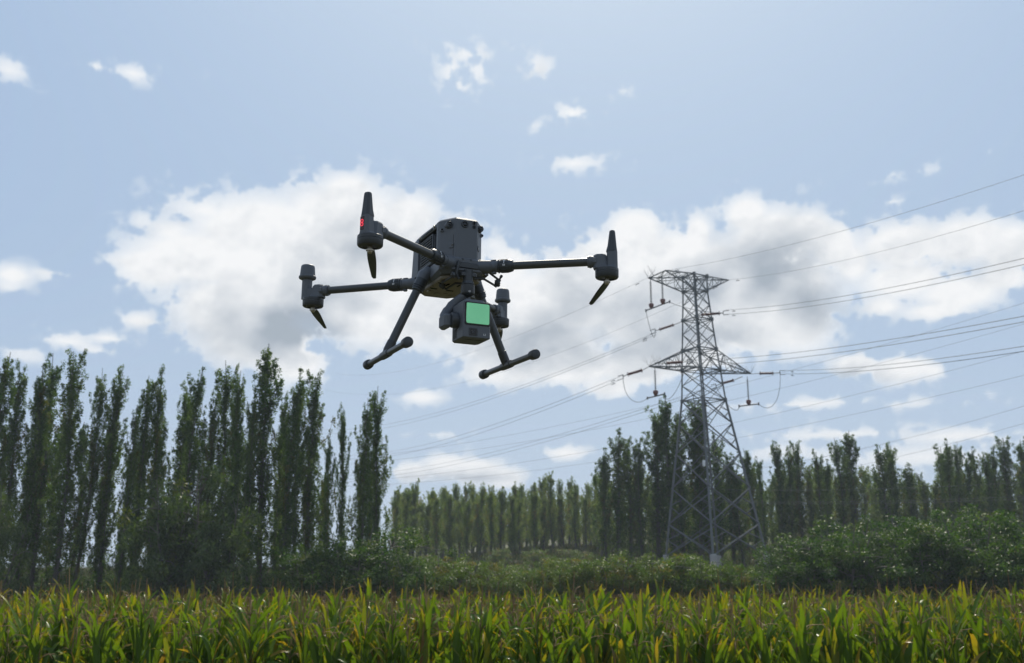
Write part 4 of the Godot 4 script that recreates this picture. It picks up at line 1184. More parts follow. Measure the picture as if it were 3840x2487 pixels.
func build_arm(dr: Node3D, root: Vector3, hub: Vector3, front: bool, lamp: bool, blade_turn: float) -> void:
	var flat := Vector3(hub.x - root.x, 0, hub.z - root.z)
	var L := flat.length()
	var x := flat / L
	var arm := Node3D.new()
	arm.name = "arm"
	arm.transform = Transform3D(Basis(x, Vector3.UP, x.cross(Vector3.UP)), Vector3(root.x, 0, root.z))
	dr.add_child(arm, true)
	var ty := 0.064
	var m := MB.new()
	m.tube([Vector3(-0.004, ty, 0), Vector3(L - 0.04, ty, 0)], [0.0113], 28)
	part("carbon_tube", m.mesh(), M.carbon, arm)
	# locking sleeve with grip ribs and its white marks
	m = MB.new()
	m.lathe_along(Vector3(-0.042, ty, 0), Vector3(0, ty, 0), [Vector2(0, 0), Vector2(0.0196, 0), Vector2(0.0196, 0.003), Vector2(0.0172, 0.0035), Vector2(0.0172, 0.006), Vector2(0.0182, 0.007), Vector2(0.0182, 0.033), Vector2(0.0165, 0.037), Vector2(0.0165, 0.039), Vector2(0.0145, 0.0415), Vector2(0, 0.042)], 32)
	for k in 16:
		var a := TAU * k / 16.0
		var keep := m.xf
		m.xf = Transform3D(Basis(Vector3.RIGHT, a), Vector3(0, ty, 0))
		m.rbox(Vector3(-0.024, 0.0184, 0), Vector3(0.022, 0.0016, 0.0036), 0.0004)
		m.xf = keep
	part("locking_sleeve", m.mesh(), M.drone_dark, arm)
	m = MB.new()
	m.lathe_along(Vector3(-0.078, ty, 0), Vector3(0, ty, 0), [Vector2(0, 0), Vector2(0.0168, 0), Vector2(0.0168, 0.012), Vector2(0.0155, 0.014), Vector2(0.0155, 0.030), Vector2(0.017, 0.031), Vector2(0.017, 0.0355), Vector2(0, 0.036)], 28)
	m.rbox(Vector3(-0.056, ty + 0.0165, 0), Vector3(0.016, 0.004, 0.012), 0.001)
	m.rbox(Vector3(-0.054, ty - 0.018, 0), Vector3(0.012, 0.008, 0.01), 0.002)
	part("arm_joint", m.mesh(), M.drone_grey, arm)
	for s in [-1.0, 1.0]:
		var ring := func(px: float, a: float) -> Vector3: return Vector3(px, ty + sin(a) * 0.0201, s * cos(a) * 0.0201)
		var mk := MB.new()
		var a0 := 0.15
		for q in [[-0.0245, -0.0225, 0.0, 0.42], [-0.0265, -0.0205, 0.42, 0.5], [-0.0255, -0.0215, 0.5, 0.58]]:
			mk.face([ring.call(q[0], a0 + q[2]), ring.call(q[1], a0 + q[2]), ring.call(q[1], a0 + q[3]), ring.call(q[0], a0 + q[3])], Vector3(-0.0235, ty, 0))
		for q in [[-0.0268, -0.0250, -0.36, -0.12], [-0.0220, -0.0202, -0.36, -0.12], [-0.0250, -0.0220, -0.36, -0.28], [-0.0250, -0.0220, -0.2, -0.12]]:
			mk.face([ring.call(q[0], a0 + q[2]), ring.call(q[1], a0 + q[2]), ring.call(q[1], a0 + q[3]), ring.call(q[0], a0 + q[3])], Vector3(-0.0235, ty, 0))
		part("white_marking", mk.mesh(), M.white_print, arm)
	# housing at the end of the tube and over the motor
	m = MB.new()
	m.tube([Vector3(L - 0.052, ty, 0), Vector3(L - 0.006, ty, 0)], [0.0158], 24)
	m.lathe_along(Vector3(L - 0.048, ty, 0), Vector3(L, ty, 0), [Vector2(0.0158, 0), Vector2(0.0172, 0.001), Vector2(0.0172, 0.006), Vector2(0.0158, 0.007)], 24)
	m.lathe_along(Vector3(L - 0.034, ty, 0), Vector3(L, ty, 0), [Vector2(0.0158, 0), Vector2(0.0172, 0.001), Vector2(0.0172, 0.006), Vector2(0.0158, 0.007)], 24)
	m.loft([oct_ring(L - 0.014, 0, 0.044, 0.036, 0.0425, 0.008), oct_ring(L - 0.016, 0, 0.040, 0.033, 0.056, 0.008), oct_ring(L - 0.018, 0, 0.036, 0.031, 0.078, 0.008), oct_ring(L - 0.018, 0, 0.030, 0.026, 0.082, 0.007)])
	m.rbox(Vector3(L - 0.03, ty, 0.0165), Vector3(0.010, 0.014, 0.003), 0.001)
	m.rbox(Vector3(L - 0.03, ty, -0.0165), Vector3(0.010, 0.014, 0.003), 0.001)
	part("motor_mount", m.mesh(), M.drone_grey, arm)
	m = MB.new()
	m.xf = Transform3D(Basis(), Vector3(L, 0, 0))
	m.lathe([Vector2(0, 0.0165), Vector2(0.019, 0.0165), Vector2(0.0205, 0.0145), Vector2(0.029, 0.0155), Vector2(0.0315, 0.0185), Vector2(0.0318, 0.031), Vector2(0.0308, 0.0315), Vector2(0.0308, 0.0325), Vector2(0.0318, 0.033), Vector2(0.0318, 0.0405), Vector2(0.030, 0.0425), Vector2(0, 0.0432)], 40)
	var mo := part("motor", m.mesh(), M.drone_dark, arm)
	m = MB.new()
	m.xf = Transform3D(Basis(), Vector3(L, 0, 0))
	m.lathe([Vector2(0, -0.002), Vector2(0.004, -0.002), Vector2(0.006, 0.0), Vector2(0.0065, 0.004), Vector2(0.0095, 0.0045), Vector2(0.0095, 0.008), Vector2(0.006, 0.009), Vector2(0.006, 0.0165), Vector2(0, 0.0165)], 20)
	part("propeller_hub", m.mesh(), M.drone_metal, arm)
	for s in 2:
		var b := MB.new()
		var rings := []
		for i in 9:
			var t := i / 8.0
			var r := 0.010 + 0.245 * t
			var chord := 0.009 + 0.009 * sin(PI * pow(clampf(t * 0.92 + 0.08, 0.0, 1.0), 0.6)) + 0.004 * (1.0 - t)
			var pitch := lerpf(0.26, 0.08, t)
			var ring := []
			for q in [[-0.4, 0.0], [-0.1, 0.0009], [0.25, 0.0008], [0.6, 0.0], [0.25, -0.0008], [-0.1, -0.0009]]:
				ring.append(Vector3(r, 0.0062 + q[1] + q[0] * chord * sin(pitch), q[0] * chord * cos(pitch)))
			rings.append(ring)
		for i in 8:
			for q in 6:
				var j := (q + 1) % 6
				var mid := Vector3((rings[i][0].x + rings[i + 1][0].x) / 2.0, (rings[i][0].y + rings[i][3].y) / 2.0, (rings[i][0].z + rings[i][3].z) / 2.0)
				b.face([rings[i][q], rings[i][j], rings[i + 1][j]], mid)
				b.face([rings[i][q], rings[i + 1][j], rings[i + 1][q]], mid)
		# turned in the drone's own axes, so that the angle does not depend on the arm
		var local := Basis(Vector3.UP, blade_turn + 0.012 * s)
		part("propeller_blade", b.mesh(), M.blade, arm, Transform3D(arm.transform.basis.inverse() * local, Vector3(L, 0.0030 * s - 0.001, 0)))
	if front:
		m = MB.new()
		var cx := L + 0.014
		m.loft([oct_ring(cx - 0.002, 0, 0.034, 0.034, 0.041, 0.006), oct_ring(cx, 0, 0.030, 0.028, 0.050, 0.005), oct_ring(cx + 0.001, 0, 0.027, 0.0255, 0.090, 0.005)])
		part("antenna_base", m.mesh(), M.drone_grey, arm)
		m = MB.new()
		m.loft([oct_ring(cx, 0, 0.0295, 0.027, 0.089, 0.006), oct_ring(cx, 0, 0.0285, 0.0265, 0.093, 0.006), oct_ring(cx + 0.001, 0, 0.0235, 0.0235, 0.105, 0.005), oct_ring(cx + 0.002, 0, 0.0150, 0.0185, 0.146, 0.004), oct_ring(cx + 0.002, 0, 0.0120, 0.0155, 0.149, 0.004)])
		part("antenna", m.mesh(), M.drone_dark, arm)
		if lamp:
			var pl := MB.new()
			pl.rbox(Vector3(cx + 0.0147, 0.068, 0.004), Vector3(0.0022, 0.034, 0.0125), 0.001)
			var o := part("status_light", pl.mesh(), M.lamp_panel, arm)
			for k in 2:
				var rg := MB.new()
				rg.lathe_along(Vector3(cx + 0.0156, 0.0645 + k * 0.0085, 0.004), Vector3(cx + 1.0, 0.0645 + k * 0.0085, 0.004), [Vector2(0.0026, 0), Vector2(0.0030, 0.001), Vector2(0.0046, 0.001), Vector2(0.0050, 0)], 20)
				part("red_light_ring", rg.mesh(), M.red_light, o)
	else:
		var cx := L + 0.024
		m = MB.new()
		m.tube([Vector3(cx, 0.041, 0), Vector3(cx, 0.106, 0)], [0.0156], 28)
		m.rbox(Vector3(L + 0.008, 0.058, 0), Vector3(0.034, 0.032, 0.026), 0.004)
		part("antenna_post", m.mesh(), M.drone_grey, arm)
		m = MB.new()
		m.xf = Transform3D(Basis(), Vector3(cx, 0, 0))
		m.lathe([Vector2(0, 0.102), Vector2(0.018, 0.102), Vector2(0.0255, 0.106), Vector2(0.0265, 0.1085), Vector2(0.0265, 0.1125), Vector2(0.0245, 0.1145), Vector2(0.0236, 0.115), Vector2(0.0215, 0.140), Vector2(0.0205, 0.1455), Vector2(0.018, 0.1485), Vector2(0.012, 0.1498), Vector2(0, 0.1505)], 36)
		part("positioning_antenna", m.mesh(), M.drone_grey, arm)


func text(called: String, words: String, high: float, m: Material, parent: Node, at: Vector3) -> void:
	var f := SystemFont.new()
	f.font_names = PackedStringArray(["Droid Sans"])
	f.font_weight = 700
	var t := TextMesh.new()
	t.text = words
	t.font = f
	t.font_size = 32
	t.pixel_size = high / 23.0
	t.depth = 0.0004
	part(called, t, m, parent, Transform3D(Basis(), at))


func build_drone() -> void:
	mat("drone_grey", lin(0.092, 0.100, 0.112), 0.5)
	mat("drone_dark", lin(0.036, 0.040, 0.044), 0.42)
	mat("carbon", lin(0.052, 0.055, 0.054), 0.36)
	mat("drone_metal", lin(0.36, 0.33, 0.27), 0.35, 0.9)
	mat("under_plate", lin(0.20, 0.175, 0.135), 0.55, 0.1)
	mat("blade", lin(0.045, 0.05, 0.055), 0.4)
	mat("lens_glass", lin(0.006, 0.007, 0.009), 0.06)
	mat("white_print", lin(0.62, 0.62, 0.62), 0.6)
	mat("plate_metal", lin(0.20, 0.19, 0.18), 0.2, 0.9)
	mat("green_window", lin(0.30, 0.80, 0.43), 0.07, 1.0)
	mat("lamp_panel", lin(0.05, 0.012, 0.014), 0.25)
	var red := mat("red_light", lin(0.35, 0.02, 0.03), 0.4)
	red.emission_enabled = true
	red.emission = lin(1.0, 0.05, 0.09)
	red.emission_energy_multiplier = 0.9
	# fine grain on the moulded plastic
	var nt := NoiseTexture2D.new()
	nt.width = 256
	nt.height = 256
	nt.seamless = true
	nt.as_normal_map = true
	nt.bump_strength = 1.2
	var fn := FastNoiseLite.new()
	fn.frequency = 0.2
	nt.noise = fn
	for k in ["drone_grey", "drone_dark"]:
		var g: StandardMaterial3D = M[k]
		g.normal_enabled = true
		g.normal_texture = nt
		g.normal_scale = 0.25
		g.uv1_triplanar = true
		g.uv1_scale = Vector3(30, 30, 30)

	var b := Basis(Vector3(DRONE_X[0], DRONE_X[1], DRONE_X[2]), Vector3(DRONE_Y[0], DRONE_Y[1], DRONE_Y[2]), Vector3(DRONE_Z[0], DRONE_Z[1], DRONE_Z[2])).orthonormalized()
	var dr := thing("quadcopter_drone", "dark grey quadcopter drone hovering in mid air with a green sensor window", "drone", Transform3D(b, Vector3(DRONE_AT[0], DRONE_AT[1], DRONE_AT[2])))
	var m := MB.new()
	var plan := func(list: Array) -> Array:
		var r := []
		for p in list:
			r.append(Vector2(p[0], p[1]))
		return r
	# frame that carries the arms
	m.prism(plan.call([[-0.043, 0.146], [0.043, 0.146], [0.074, 0.124], [0.066, 0.05], [0.066, -0.09], [0.045, -0.122], [-0.045, -0.122], [-0.066, -0.09], [-0.066, 0.05], [-0.074, 0.124]]), 0.036, 0.083, 0.006, 0.01)
	for s in [-1.0, 1.0]:
		m.tube([Vector3(s * 0.036, 0.064, 0.128), Vector3(s * 0.072, 0.064, 0.153)], [0.0195, 0.0178], 20)
		m.tube([Vector3(s * 0.036, 0.064, -0.088), Vector3(s * 0.072, 0.064, -0.1215)], [0.0195, 0.0178], 20)
		m.rbox(Vector3(s * 0.05, 0.079, 0.131), Vector3(0.03, 0.010, 0.024), 0.003)
	part("frame", m.mesh(), M.drone_grey, dr)
	# underside
	m = MB.new()
	m.prism(plan.call([[-0.040, 0.118], [0.040, 0.118], [0.058, 0.10], [0.056, 0.03], [0.058, -0.078], [0.036, -0.104], [-0.036, -0.104], [-0.058, -0.078], [-0.056, 0.03], [-0.058, 0.10]]), 0.026, 0.0375, 0.0, 0.003)
	var un := part("bottom_plate", m.mesh(), M.under_plate, dr)
	for q in [[-0.042, -0.004, 0.022, 0.007], [0.009, -0.007, 0.022, 0.007], [-0.046, 0.062, 0.014, 0.005], [0.034, 0.05, 0.01, 0.018], [-0.02, 0.05, 0.006, 0.026], [0.012, 0.055, 0.005, 0.02]]:
		m = MB.new()
		m.rbox(Vector3(q[0], 0.0255, q[1]), Vector3(q[2], 0.0022, q[3]), 0.0008)
		part("vent_slot", m.mesh(), M.lens_glass, un)
	for q in [[-0.042, -0.0375, 0.0085], [-0.0143, -0.0526, 0.008], [0.0105, -0.0403, 0.006], [0.03, -0.06, 0.006]]:
		m = MB.new()
		m.xf = Transform3D(Basis(), Vector3(q[0], 0.0, q[1]))
		m.lathe([Vector2(0, 0.0235), Vector2(q[2] * 0.5, 0.0235), Vector2(q[2] * 0.55, 0.0245), Vector2(q[2] * 0.7, 0.0245), Vector2(q[2] * 0.75, 0.0232), Vector2(q[2], 0.0234), Vector2(q[2], 0.027)], 20)
		part("vision_sensor", m.mesh(), M.drone_metal, un)
	for q in [[-0.05, 0.09], [0.05, 0.09], [-0.05, -0.07], [0.05, -0.07], [-0.052, 0.02], [0.052, 0.02], [0.0, -0.09]]:
		m = MB.new()
		m.xf = Transform3D(Basis(), Vector3(q[0], 0.0, q[1]))
		m.lathe([Vector2(0, 0.0252), Vector2(0.0026, 0.0252), Vector2(0.003, 0.0262)], 10)
		part("screw", m.mesh(), M.drone_dark, un)
	# front shell
	m = MB.new()
	m.prism(plan.call([[-0.0315, 0.14], [0.0315, 0.14], [0.062, 0.096], [0.0655, 0.088], [0.0655, 0.076], [-0.0655, 0.076], [-0.0655, 0.088], [-0.062, 0.096]]), 0.073, 0.199, 0.0055, 0.004)
	var fs := part("front_shell", m.mesh(), M.drone_grey, dr)
	lens(fs, "front_camera", Vector3(-0.006, 0.180, 0.1402), Vector3(0, 0, 1), 0.0072, 0.0036)
	lens(fs, "front_sensor", Vector3(0.0217, 0.1868, 0.1402), Vector3(0, 0, 1), 0.0033, 0.0014)
	lens(fs, "front_sensor", Vector3(0.0219, 0.1757, 0.1402), Vector3(0, 0, 1), 0.0033, 0.0014)
	var fl := Vector3(-0.82, 0.0, 0.572)
	for s in [-1.0, 1.0]:
		var d := Vector3(s * 0.35, 0, 0.937)
		m = MB.new()
		m.tube([Vector3(s * 0.044, 0.178, 0.105), Vector3(s * 0.047, 0.178, 0.1285)], [0.0112, 0.0092], 20)
		m.tube([Vector3(s * 0.056, 0.166, 0.085), Vector3(s * 0.0595, 0.166, 0.106)], [0.006, 0.005], 14)
		var pod := part("stereo_camera_pod", m.mesh(), M.drone_grey, fs)
		lens(pod, "stereo_camera", Vector3(s * 0.047, 0.178, 0.1285), d.normalized(), 0.0062, 0.0018)
		m = MB.new()
		m.rbox(Vector3(s * 0.0612, 0.167, 0.1045), Vector3(0.006, 0.0045, 0.006), 0.001)
		part("beacon_slot", m.mesh(), M.lens_glass, fs)
		# screw recess and cable cover on the slanted face
		m = MB.new()
		m.xf = Transform3D(Basis(Vector3.UP, s * 0.96), Vector3(s * 0.0405, 0.118, 0.1285))
		m.rbox(Vector3.ZERO, Vector3(0.014, 0.015, 0.0026), 0.001)
		part("cover", m.mesh(), M.drone_grey, fs)
		m = MB.new()
		m.xf = Transform3D(Basis(Vector3.UP, s * 0.96), Vector3(s * 0.0385, 0.117, 0.1325))
		m.rbox(Vector3.ZERO, Vector3(0.006, 0.006, 0.0018), 0.0006)
		part("screw_recess", m.mesh(), M.lens_glass, fs)
		m = MB.new()
		m.xf = Transform3D(Basis(Vector3.UP, s * 0.96), Vector3(s * 0.0362, 0.13, 0.1335))
		m.rbox(Vector3(0, -0.012, 0), Vector3(0.0007, 0.06, 0.0008), 0.0)
		part("seam", m.mesh(), M.lens_glass, fs)
		m = MB.new()
		m.rbox(Vector3(s * 0.012, 0.0765, 0.1435), Vector3(0.008, 0.007, 0.006), 0.0015)
		part("latch", m.mesh(), M.drone_dark, fs)
	# battery bay behind, open slot between
	m = MB.new()
	m.rbox(Vector3(0, 0.128, 0.0), Vector3(0.084, 0.108, 0.20), 0.003)
	part("battery_bay", m.mesh(), M.drone_dark, dr)
	for s in [-1.0, 1.0]:
		var bt := Node3D.new()
		bt.name = "battery"
		dr.add_child(bt, true)
		m = MB.new()
		m.rbox(Vector3(s * 0.0525, 0.128, -0.033), Vector3(0.018, 0.088, 0.154), 0.003)
		part("case", m.mesh(), M.drone_grey, bt)
		m = MB.new()
		m.rbox(Vector3(s * 0.0630, 0.1705, -0.026), Vector3(0.005, 0.0035, 0.138), 0.001)
		m.rbox(Vector3(s * 0.0630, 0.128, 0.0415), Vector3(0.005, 0.088, 0.0035), 0.001)
		part("case_rim", m.mesh(), M.drone_grey, bt)
		for k in 10:
			m = MB.new()
			m.xf = Transform3D(Basis(Vector3(0, 0, 1), s * -0.35), Vector3(s * 0.0638, 0.094 + k * 0.0078, -0.012))
			m.rbox(Vector3.ZERO, Vector3(0.0065, 0.0032, 0.094), 0.0008)
			part("cooling_slat", m.mesh(), M.drone_grey, bt)
	m = MB.new()
	m.loft([[Vector3(-0.069, 0.076, -0.070), Vector3(0.069, 0.076, -0.070), Vector3(0.069, 0.076, -0.126), Vector3(0.060, 0.076, -0.132), Vector3(-0.060, 0.076, -0.132), Vector3(-0.069, 0.076, -0.126)], [Vector3(-0.069, 0.183, -0.070), Vector3(0.069, 0.183, -0.070), Vector3(0.069, 0.183, -0.111), Vector3(0.060, 0.183, -0.116), Vector3(-0.060, 0.183, -0.116), Vector3(-0.069, 0.183, -0.111)], [Vector3(-0.067, 0.190, -0.070), Vector3(0.067, 0.190, -0.070), Vector3(0.067, 0.190, -0.106), Vector3(0.058, 0.190, -0.112), Vector3(-0.058, 0.190, -0.112), Vector3(-0.067, 0.190, -0.106)]])
	part("rear_shell", m.mesh(), M.drone_grey, dr)
	m = MB.new()
	m.prism(plan.call([[-0.0635, 0.0845], [0.0635, 0.0845], [0.0665, -0.05], [0.0655, -0.098], [0.058, -0.108], [-0.058, -0.108], [-0.0655, -0.098], [-0.0665, -0.05]]), 0.1815, 0.1985, 0.005, 0.002)
	var lid := part("top_lid", m.mesh(), M.drone_grey, dr)
	for s in [-1.0, 1.0]:
		for z in [0.055, -0.062]:
			m = MB.new()
			m.lathe_along(Vector3(s * 0.064, 0.189, z), Vector3(s * 1.0, 0.189, z), [Vector2(0, 0.0045), Vector2(0.0035, 0.0045), Vector2(0.0045, 0.003), Vector2(0.0045, 0)], 14)
			part("lid_fastener", m.mesh(), M.drone_metal, lid)
		m = MB.new()
		m.rbox(Vector3(s * 0.0658, 0.187, -0.005), Vector3(0.004, 0.0035, 0.09), 0.001)
		part("lid_groove", m.mesh(), M.drone_dark, lid)
		m = MB.new()
		m.rbox(Vector3(s * 0.062, 0.0875, -0.02), Vector3(0.012, 0.009, 0.20), 0.003)
		part("side_rail", m.mesh(), M.drone_grey, dr)
	# arms
	for s in [-1.0, 1.0]:
		build_arm(dr, Vector3(s * 0.121, 0, 0.1893), Vector3(s * 0.33, 0, 0.340), true, s < 0.0, 1.24)
		build_arm(dr, Vector3(s * 0.1244, 0, -0.1693), Vector3(s * 0.3104, 0, -0.3395), false, false, 1.18)
	# landing legs
	for s in [-1.0, 1.0]:
		var leg := Node3D.new()
		leg.name = "landing_leg"
		dr.add_child(leg, true)
		var top := Vector3(s * 0.0835, 0.041, 0.015)
		var foot := Vector3(s * 0.1815, -0.182, 0.015)
		var down := (foot - top).normalized()
		m = MB.new()
		m.tube([Vector3(s * 0.050, 0.058, 0.015), Vector3(s * 0.069, 0.062, 0.015), Vector3(s * 0.078, 0.054, 0.015), top], [0.0205, 0.0205, 0.0195, 0.0175], 24)
		part("leg_socket", m.mesh(), M.drone_grey, leg)
		m = MB.new()
		m.lathe_along(top, foot, [Vector2(0.0175, -0.002), Vector2(0.0172, 0.02), Vector2(0.0185, 0.021), Vector2(0.0185, 0.0235), Vector2(0.0165, 0.0245), Vector2(0.0165, 0.0265), Vector2(0.018, 0.0275), Vector2(0.018, 0.030), Vector2(0.016, 0.031), Vector2(0.016, 0.036), Vector2(0.0115, 0.039)], 28)
		part("leg_collar", m.mesh(), M.drone_dark, leg)
		m = MB.new()
		m.tube([top + down * 0.03, foot - down * 0.004], [0.0116], 26)
		part("leg_tube", m.mesh(), M.carbon, leg)
		m = MB.new()
		m.lathe_along(foot - down * 0.042, foot, [Vector2(0.0116, 0), Vector2(0.0128, 0.001), Vector2(0.0132, 0.028), Vector2(0.011, 0.04)], 24)
		m.lathe_along(foot + Vector3(0, 0, -0.032), foot + Vector3(0, 0, 1), [Vector2(0.0083, 0), Vector2(0.0108, 0.001), Vector2(0.0112, 0.020), Vector2(0.0112, 0.044), Vector2(0.0108, 0.063), Vector2(0.0083, 0.064)], 24)
		part("tee_joint", m.mesh(), M.drone_dark, leg)
		m = MB.new()
		m.tube([foot + Vector3(0, 0, -0.170), foot + Vector3(0, 0, 0.182)], [0.0085], 22)
		part("skid", m.mesh(), M.carbon, leg)
		for e in [-1.0, 1.0]:
			m = MB.new()
			var z: float = -0.176 if e < 0.0 else 0.188
			m.lathe_along(foot + Vector3(0, 0, z - e * 0.02), foot + Vector3(0, 0, z + e), [Vector2(0.0085, 0), Vector2(0.0118, 0.0005), Vector2(0.0132, 0.002), Vector2(0.0132, 0.007), Vector2(0.0126, 0.0075), Vector2(0.0126, 0.009), Vector2(0.0138, 0.0095), Vector2(0.0140, 0.024), Vector2(0.0132, 0.0265), Vector2(0.0115, 0.0275), Vector2(0, 0.028)], 26)
			part("rubber_cap", m.mesh(), M.drone_dark, leg)
	build_gimbal(dr)


func build_gimbal(dr: Node3D) -> void:
	var g := Node3D.new()
	g.name = "gimbal_mount"
	dr.add_child(g, true)
	var m := MB.new()
	var poly := []
	for p in [[-0.048, 0.138], [0.058, 0.138], [0.068, 0.126], [0.064, 0.085], [0.045, 0.074], [-0.045, 0.074], [-0.056, 0.085], [-0.056, 0.126]]:
		poly.append(Vector2(p[0], p[1]))
	m.prism(poly, 0.0405, 0.0485, 0.003)
	part("damper_plate", m.mesh(), M.plate_metal, g)
	m = MB.new()
	m.rbox(Vector3(0, 0.060, 0.143), Vector3(0.074, 0.020, 0.012), 0.004)
	part("front_bumper", m.mesh(), M.drone_dark, g)
	# bent brackets with rubber balls
	var rods := [[[0.029, 0.073, 0.140], [0.064, 0.056, 0.135], [0.099, 0.038, 0.130], [0.1085, 0.033, 0.130]], [[0.020, 0.0265, 0.138], [0.044, 0.032, 0.134], [0.060, 0.032, 0.130], [0.087, 0.020, 0.130], [0.0967, 0.0145, 0.130]], [[-0.024, 0.070, 0.150], [-0.029, 0.050, 0.152], [-0.0325, 0.035, 0.150], [-0.024, 0.018, 0.150]], [[-0.0435, 0.022, 0.150], [-0.0455, 0.022, 0.086], [-0.046, 0.024, 0.078]], [[-0.0165, 0.018, 0.034], [-0.016, 0.018, 0.104], [0.004, 0.018, 0.110]], [[-0.046, 0.032, 0.082], [-0.034, 0.020, 0.046], [-0.016, 0.016, 0.036]]]
	for k in rods.size():
		m = MB.new()
		var path := []
		for p in rods[k]:
			path.append(Vector3(p[0], p[1], p[2]))
		m.tube(path, [0.0032 if k != 2 else 0.0045], 10)
		part("bracket_rod", m.mesh(), M.drone_dark, g)
	for q in [[0.099, 0.0255, 0.130, 0.0085], [-0.036, 0.0225, 0.05, 0.009], [-0.043, 0.026, 0.155, 0.007]]:
		m = MB.new()
		m.xf = Transform3D(Basis(Vector3(0, 0, 1), 0.5), Vector3(q[0], q[1], q[2]))
		var r: float = q[3]
		m.lathe([Vector2(0, -r * 1.3), Vector2(r * 0.5, -r * 1.2), Vector2(r * 0.55, -r * 0.85), Vector2(r * 0.9, -r * 0.5), Vector2(r, 0), Vector2(r * 0.9, r * 0.5), Vector2(r * 0.55, r * 0.85), Vector2(r * 0.5, r * 1.2), Vector2(0, r * 1.3)], 18)
		part("damper_ball", m.mesh(), M.drone_dark, g)
	m = MB.new()
	m.tube([Vector3(0.1015, 0.030, 0.130), Vector3(0.1105, 0.047, 0.130)], [0.003], 8)
	m.lathe_along(Vector3(0.109, 0.044, 0.13), Vector3(0.1125, 0.0505, 0.13), [Vector2(0, 0), Vector2(0.0042, 0), Vector2(0.0042, 0.006), Vector2(0, 0.006)], 12)
	part("damper_pin", m.mesh(), M.drone_dark, g)
	# turning column
	m = MB.new()
	m.xf = Transform3D(Basis(), Vector3(0, 0, 0.156))
	m.lathe([Vector2(0, 0.0435), Vector2(0.0135, 0.0435), Vector2(0.0135, 0.012), Vector2(0.0155, 0.011), Vector2(0.0165, 0.006), Vector2(0.0175, 0.005), Vector2(0.0175, 0.003), Vector2(0.0165, 0.002), Vector2(0.0188, 0.0), Vector2(0.0188, -0.0215), Vector2(0.0178, -0.0245), Vector2(0.010, -0.030), Vector2(0, -0.030)].map(func(p): return p), 34)
	m.rbox(Vector3(0, 0.03, 0.0), Vector3(0.045, 0.012, 0.02), 0.002)
	var col := part("turning_column", m.mesh(), M.drone_dark, g)
	text("maker_mark", "dji", 0.0042, M.white_print, col, Vector3(-0.002, -0.0195, 0.1752))
	# fork that carries the sensor on its left
	m = MB.new()
	m.tube([Vector3(0, -0.026, 0.150), Vector3(-0.012, -0.036, 0.132), Vector3(-0.032, -0.052, 0.122), Vector3(-0.048, -0.075, 0.128)], [0.016, 0.0155, 0.014, 0.0135], 18)
	m.tube([Vector3(-0.045, -0.068, 0.124), Vector3(-0.056, -0.086, 0.134), Vector3(-0.060, -0.100, 0.148)], [0.0138, 0.0145, 0.014], 18)
	m.rbox(Vector3(-0.0625, -0.107, 0.156), Vector3(0.022, 0.038, 0.052), 0.006)
	part("fork", m.mesh(), M.drone_grey, g)
	m = MB.new()
	m.lathe_along(Vector3(-0.030, -0.105, 0.178), Vector3(-1, -0.105, 0.178), [Vector2(0.025, 0), Vector2(0.025, 0.006), Vector2(0.0215, 0.008), Vector2(0.0215, 0.022), Vector2(0.018, 0.026), Vector2(0, 0.027)], 30)
	part("tilt_motor", m.mesh(), M.drone_dark, g)
	# sensor box
	var sn := Node3D.new()
	sn.name = "laser_scanner"
	dr.add_child(sn, true)
	m = MB.new()
	poly = []
	for p in [[-0.0335, 0.2215], [0.0385, 0.2215], [0.0415, 0.2185], [0.0415, 0.142], [0.034, 0.130], [-0.028, 0.130], [-0.0365, 0.142], [-0.0365, 0.2185]]:
		poly.append(Vector2(p[0], p[1]))
	m.prism(poly, -0.1575, -0.0585, 0.0022, 0.0022)
	m.rbox(Vector3(0.0025, -0.055, 0.172), Vector3(0.06, 0.012, 0.07), 0.005)
	part("case", m.mesh(), M.drone_grey, sn)
	part("window_bezel", plate(rounded_rect(-0.0325, 0.0402, -0.1235, -0.0602, 0.005), 0.220, 0.2235, 0.001).mesh(), M.lens_glass, sn)
	part("green_window", plate(rounded_rect(-0.0290, 0.0368, -0.1198, -0.0642, 0.0045), 0.2225, 0.2241, 0.0004).mesh(), M.green_window, sn)
	part("camera_frame", plate(rounded_rect(-0.0200, 0.0040, -0.1515, -0.1315, 0.0015), 0.220, 0.2232, 0.0006).mesh(), M.drone_dark, sn)
	part("camera_window", plate(rounded_rect(-0.0165, 0.0005, -0.1490, -0.1340, 0.001), 0.2225, 0.2239, 0.0003).mesh(), M.lens_glass, sn)
	m = MB.new()
	m.lathe_along(Vector3(-0.0095, -0.1415, 0.2236), Vector3(-0.0095, -0.1415, 1.0), [Vector2(0.0048, 0), Vector2(0.0048, 0.0012), Vector2(0.0038, 0.0012), Vector2(0.003, 0.0004), Vector2(0, 0.0008)], 20)
	part("camera_lens", m.mesh(), M.drone_dark, sn)
	m = MB.new()
	m.rbox(Vector3(0.004, -0.1577, 0.196), Vector3(0.05, 0.0012, 0.0016), 0.0004)
	part("bottom_slot", m.mesh(), M.lens_glass, sn)
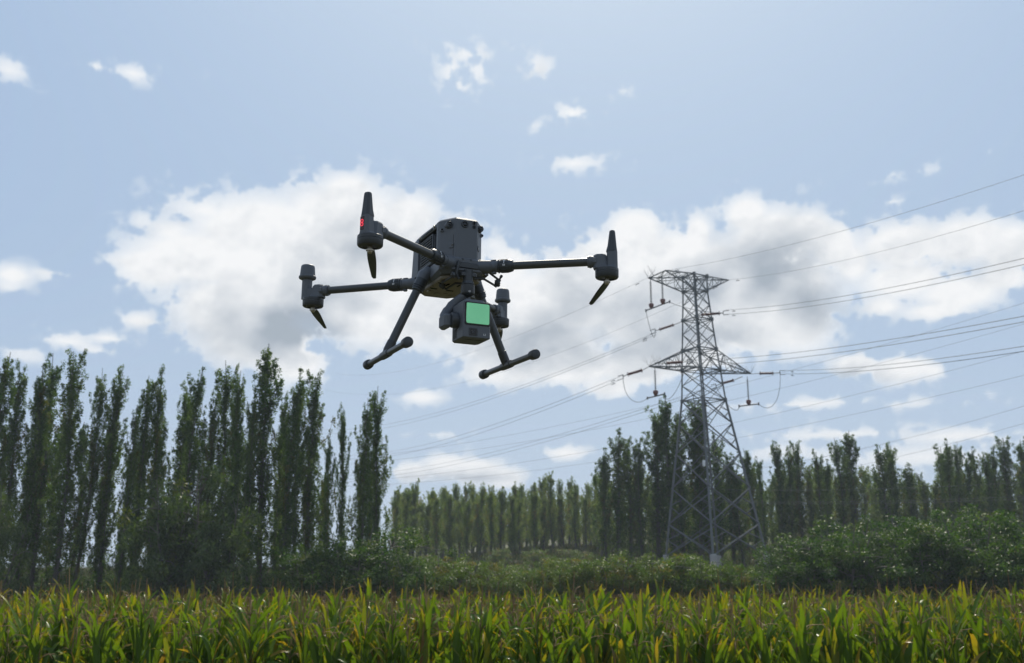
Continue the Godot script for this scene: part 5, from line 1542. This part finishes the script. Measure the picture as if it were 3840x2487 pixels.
	for k in 6:
		m = MB.new()
		m.rbox(Vector3(-0.0372, -0.150 + k * 0.0042, 0.160), Vector3(0.0025, 0.002, 0.026), 0.0005)
		part("cooling_rib", m.mesh(), M.drone_dark, sn)
	text("model_lettering", "L2", 0.0052, M.white_print, sn, Vector3(0.0245, -0.147, 0.2217))


# ---------------------------------------------------------------- scene
func _ready() -> void:
	var cam := Camera3D.new()
	cam.name = "camera"
	cam.position = Vector3(0, 3.2, 0)
	cam.rotation_degrees = Vector3(13.2645, 0, 0)
	cam.near = 0.05
	cam.far = 2500.0
	var lens_ := CameraAttributesPhysical.new()
	lens_.frustum_focal_length = 36.0241
	lens_.frustum_near = 0.05
	lens_.frustum_far = 2500.0
	lens_.frustum_focus_distance = 2.75
	lens_.exposure_aperture = 9.0
	cam.attributes = lens_
	cam.current = true
	add_child(cam)
	print("fov ", cam.fov)

	var ra := deg_to_rad(SUN_AZ)
	var re := deg_to_rad(SUN_EL)
	sun_dir = Vector3(sin(ra) * cos(re), sin(re), -cos(ra) * cos(re))
	var env := Environment.new()
	env.background_mode = Environment.BG_SKY
	var pano := PanoramaSkyMaterial.new()
	pano.panorama = make_sky()
	var sky := Sky.new()
	sky.sky_material = pano
	env.sky = sky
	env.background_energy_multiplier = 1.0
	env.tonemap_mode = Environment.TONE_MAPPER_LINEAR
	env.tonemap_exposure = 1.0
	env.fog_enabled = true
	env.fog_density = 0.0005
	env.fog_light_color = Color(0.86, 0.9, 0.95)
	env.sdfgi_enabled = true
	env.ssao_enabled = true
	env.ssil_enabled = true
	var we := WorldEnvironment.new()
	we.name = "environment"
	we.environment = env
	add_child(we)
	var sun := DirectionalLight3D.new()
	sun.name = "sun"
	sun.light_energy = 1.6
	sun.light_color = Color(1.0, 0.965, 0.90)
	sun.light_angular_distance = 0.5
	sun.shadow_enabled = true
	add_child(sun)
	sun.look_at_from_position(sun_dir * 100.0, Vector3.ZERO, Vector3.UP)

	build_ground()
	build_trees()
	build_pylon()
	build_wires()
	build_drone()
	build_corn()
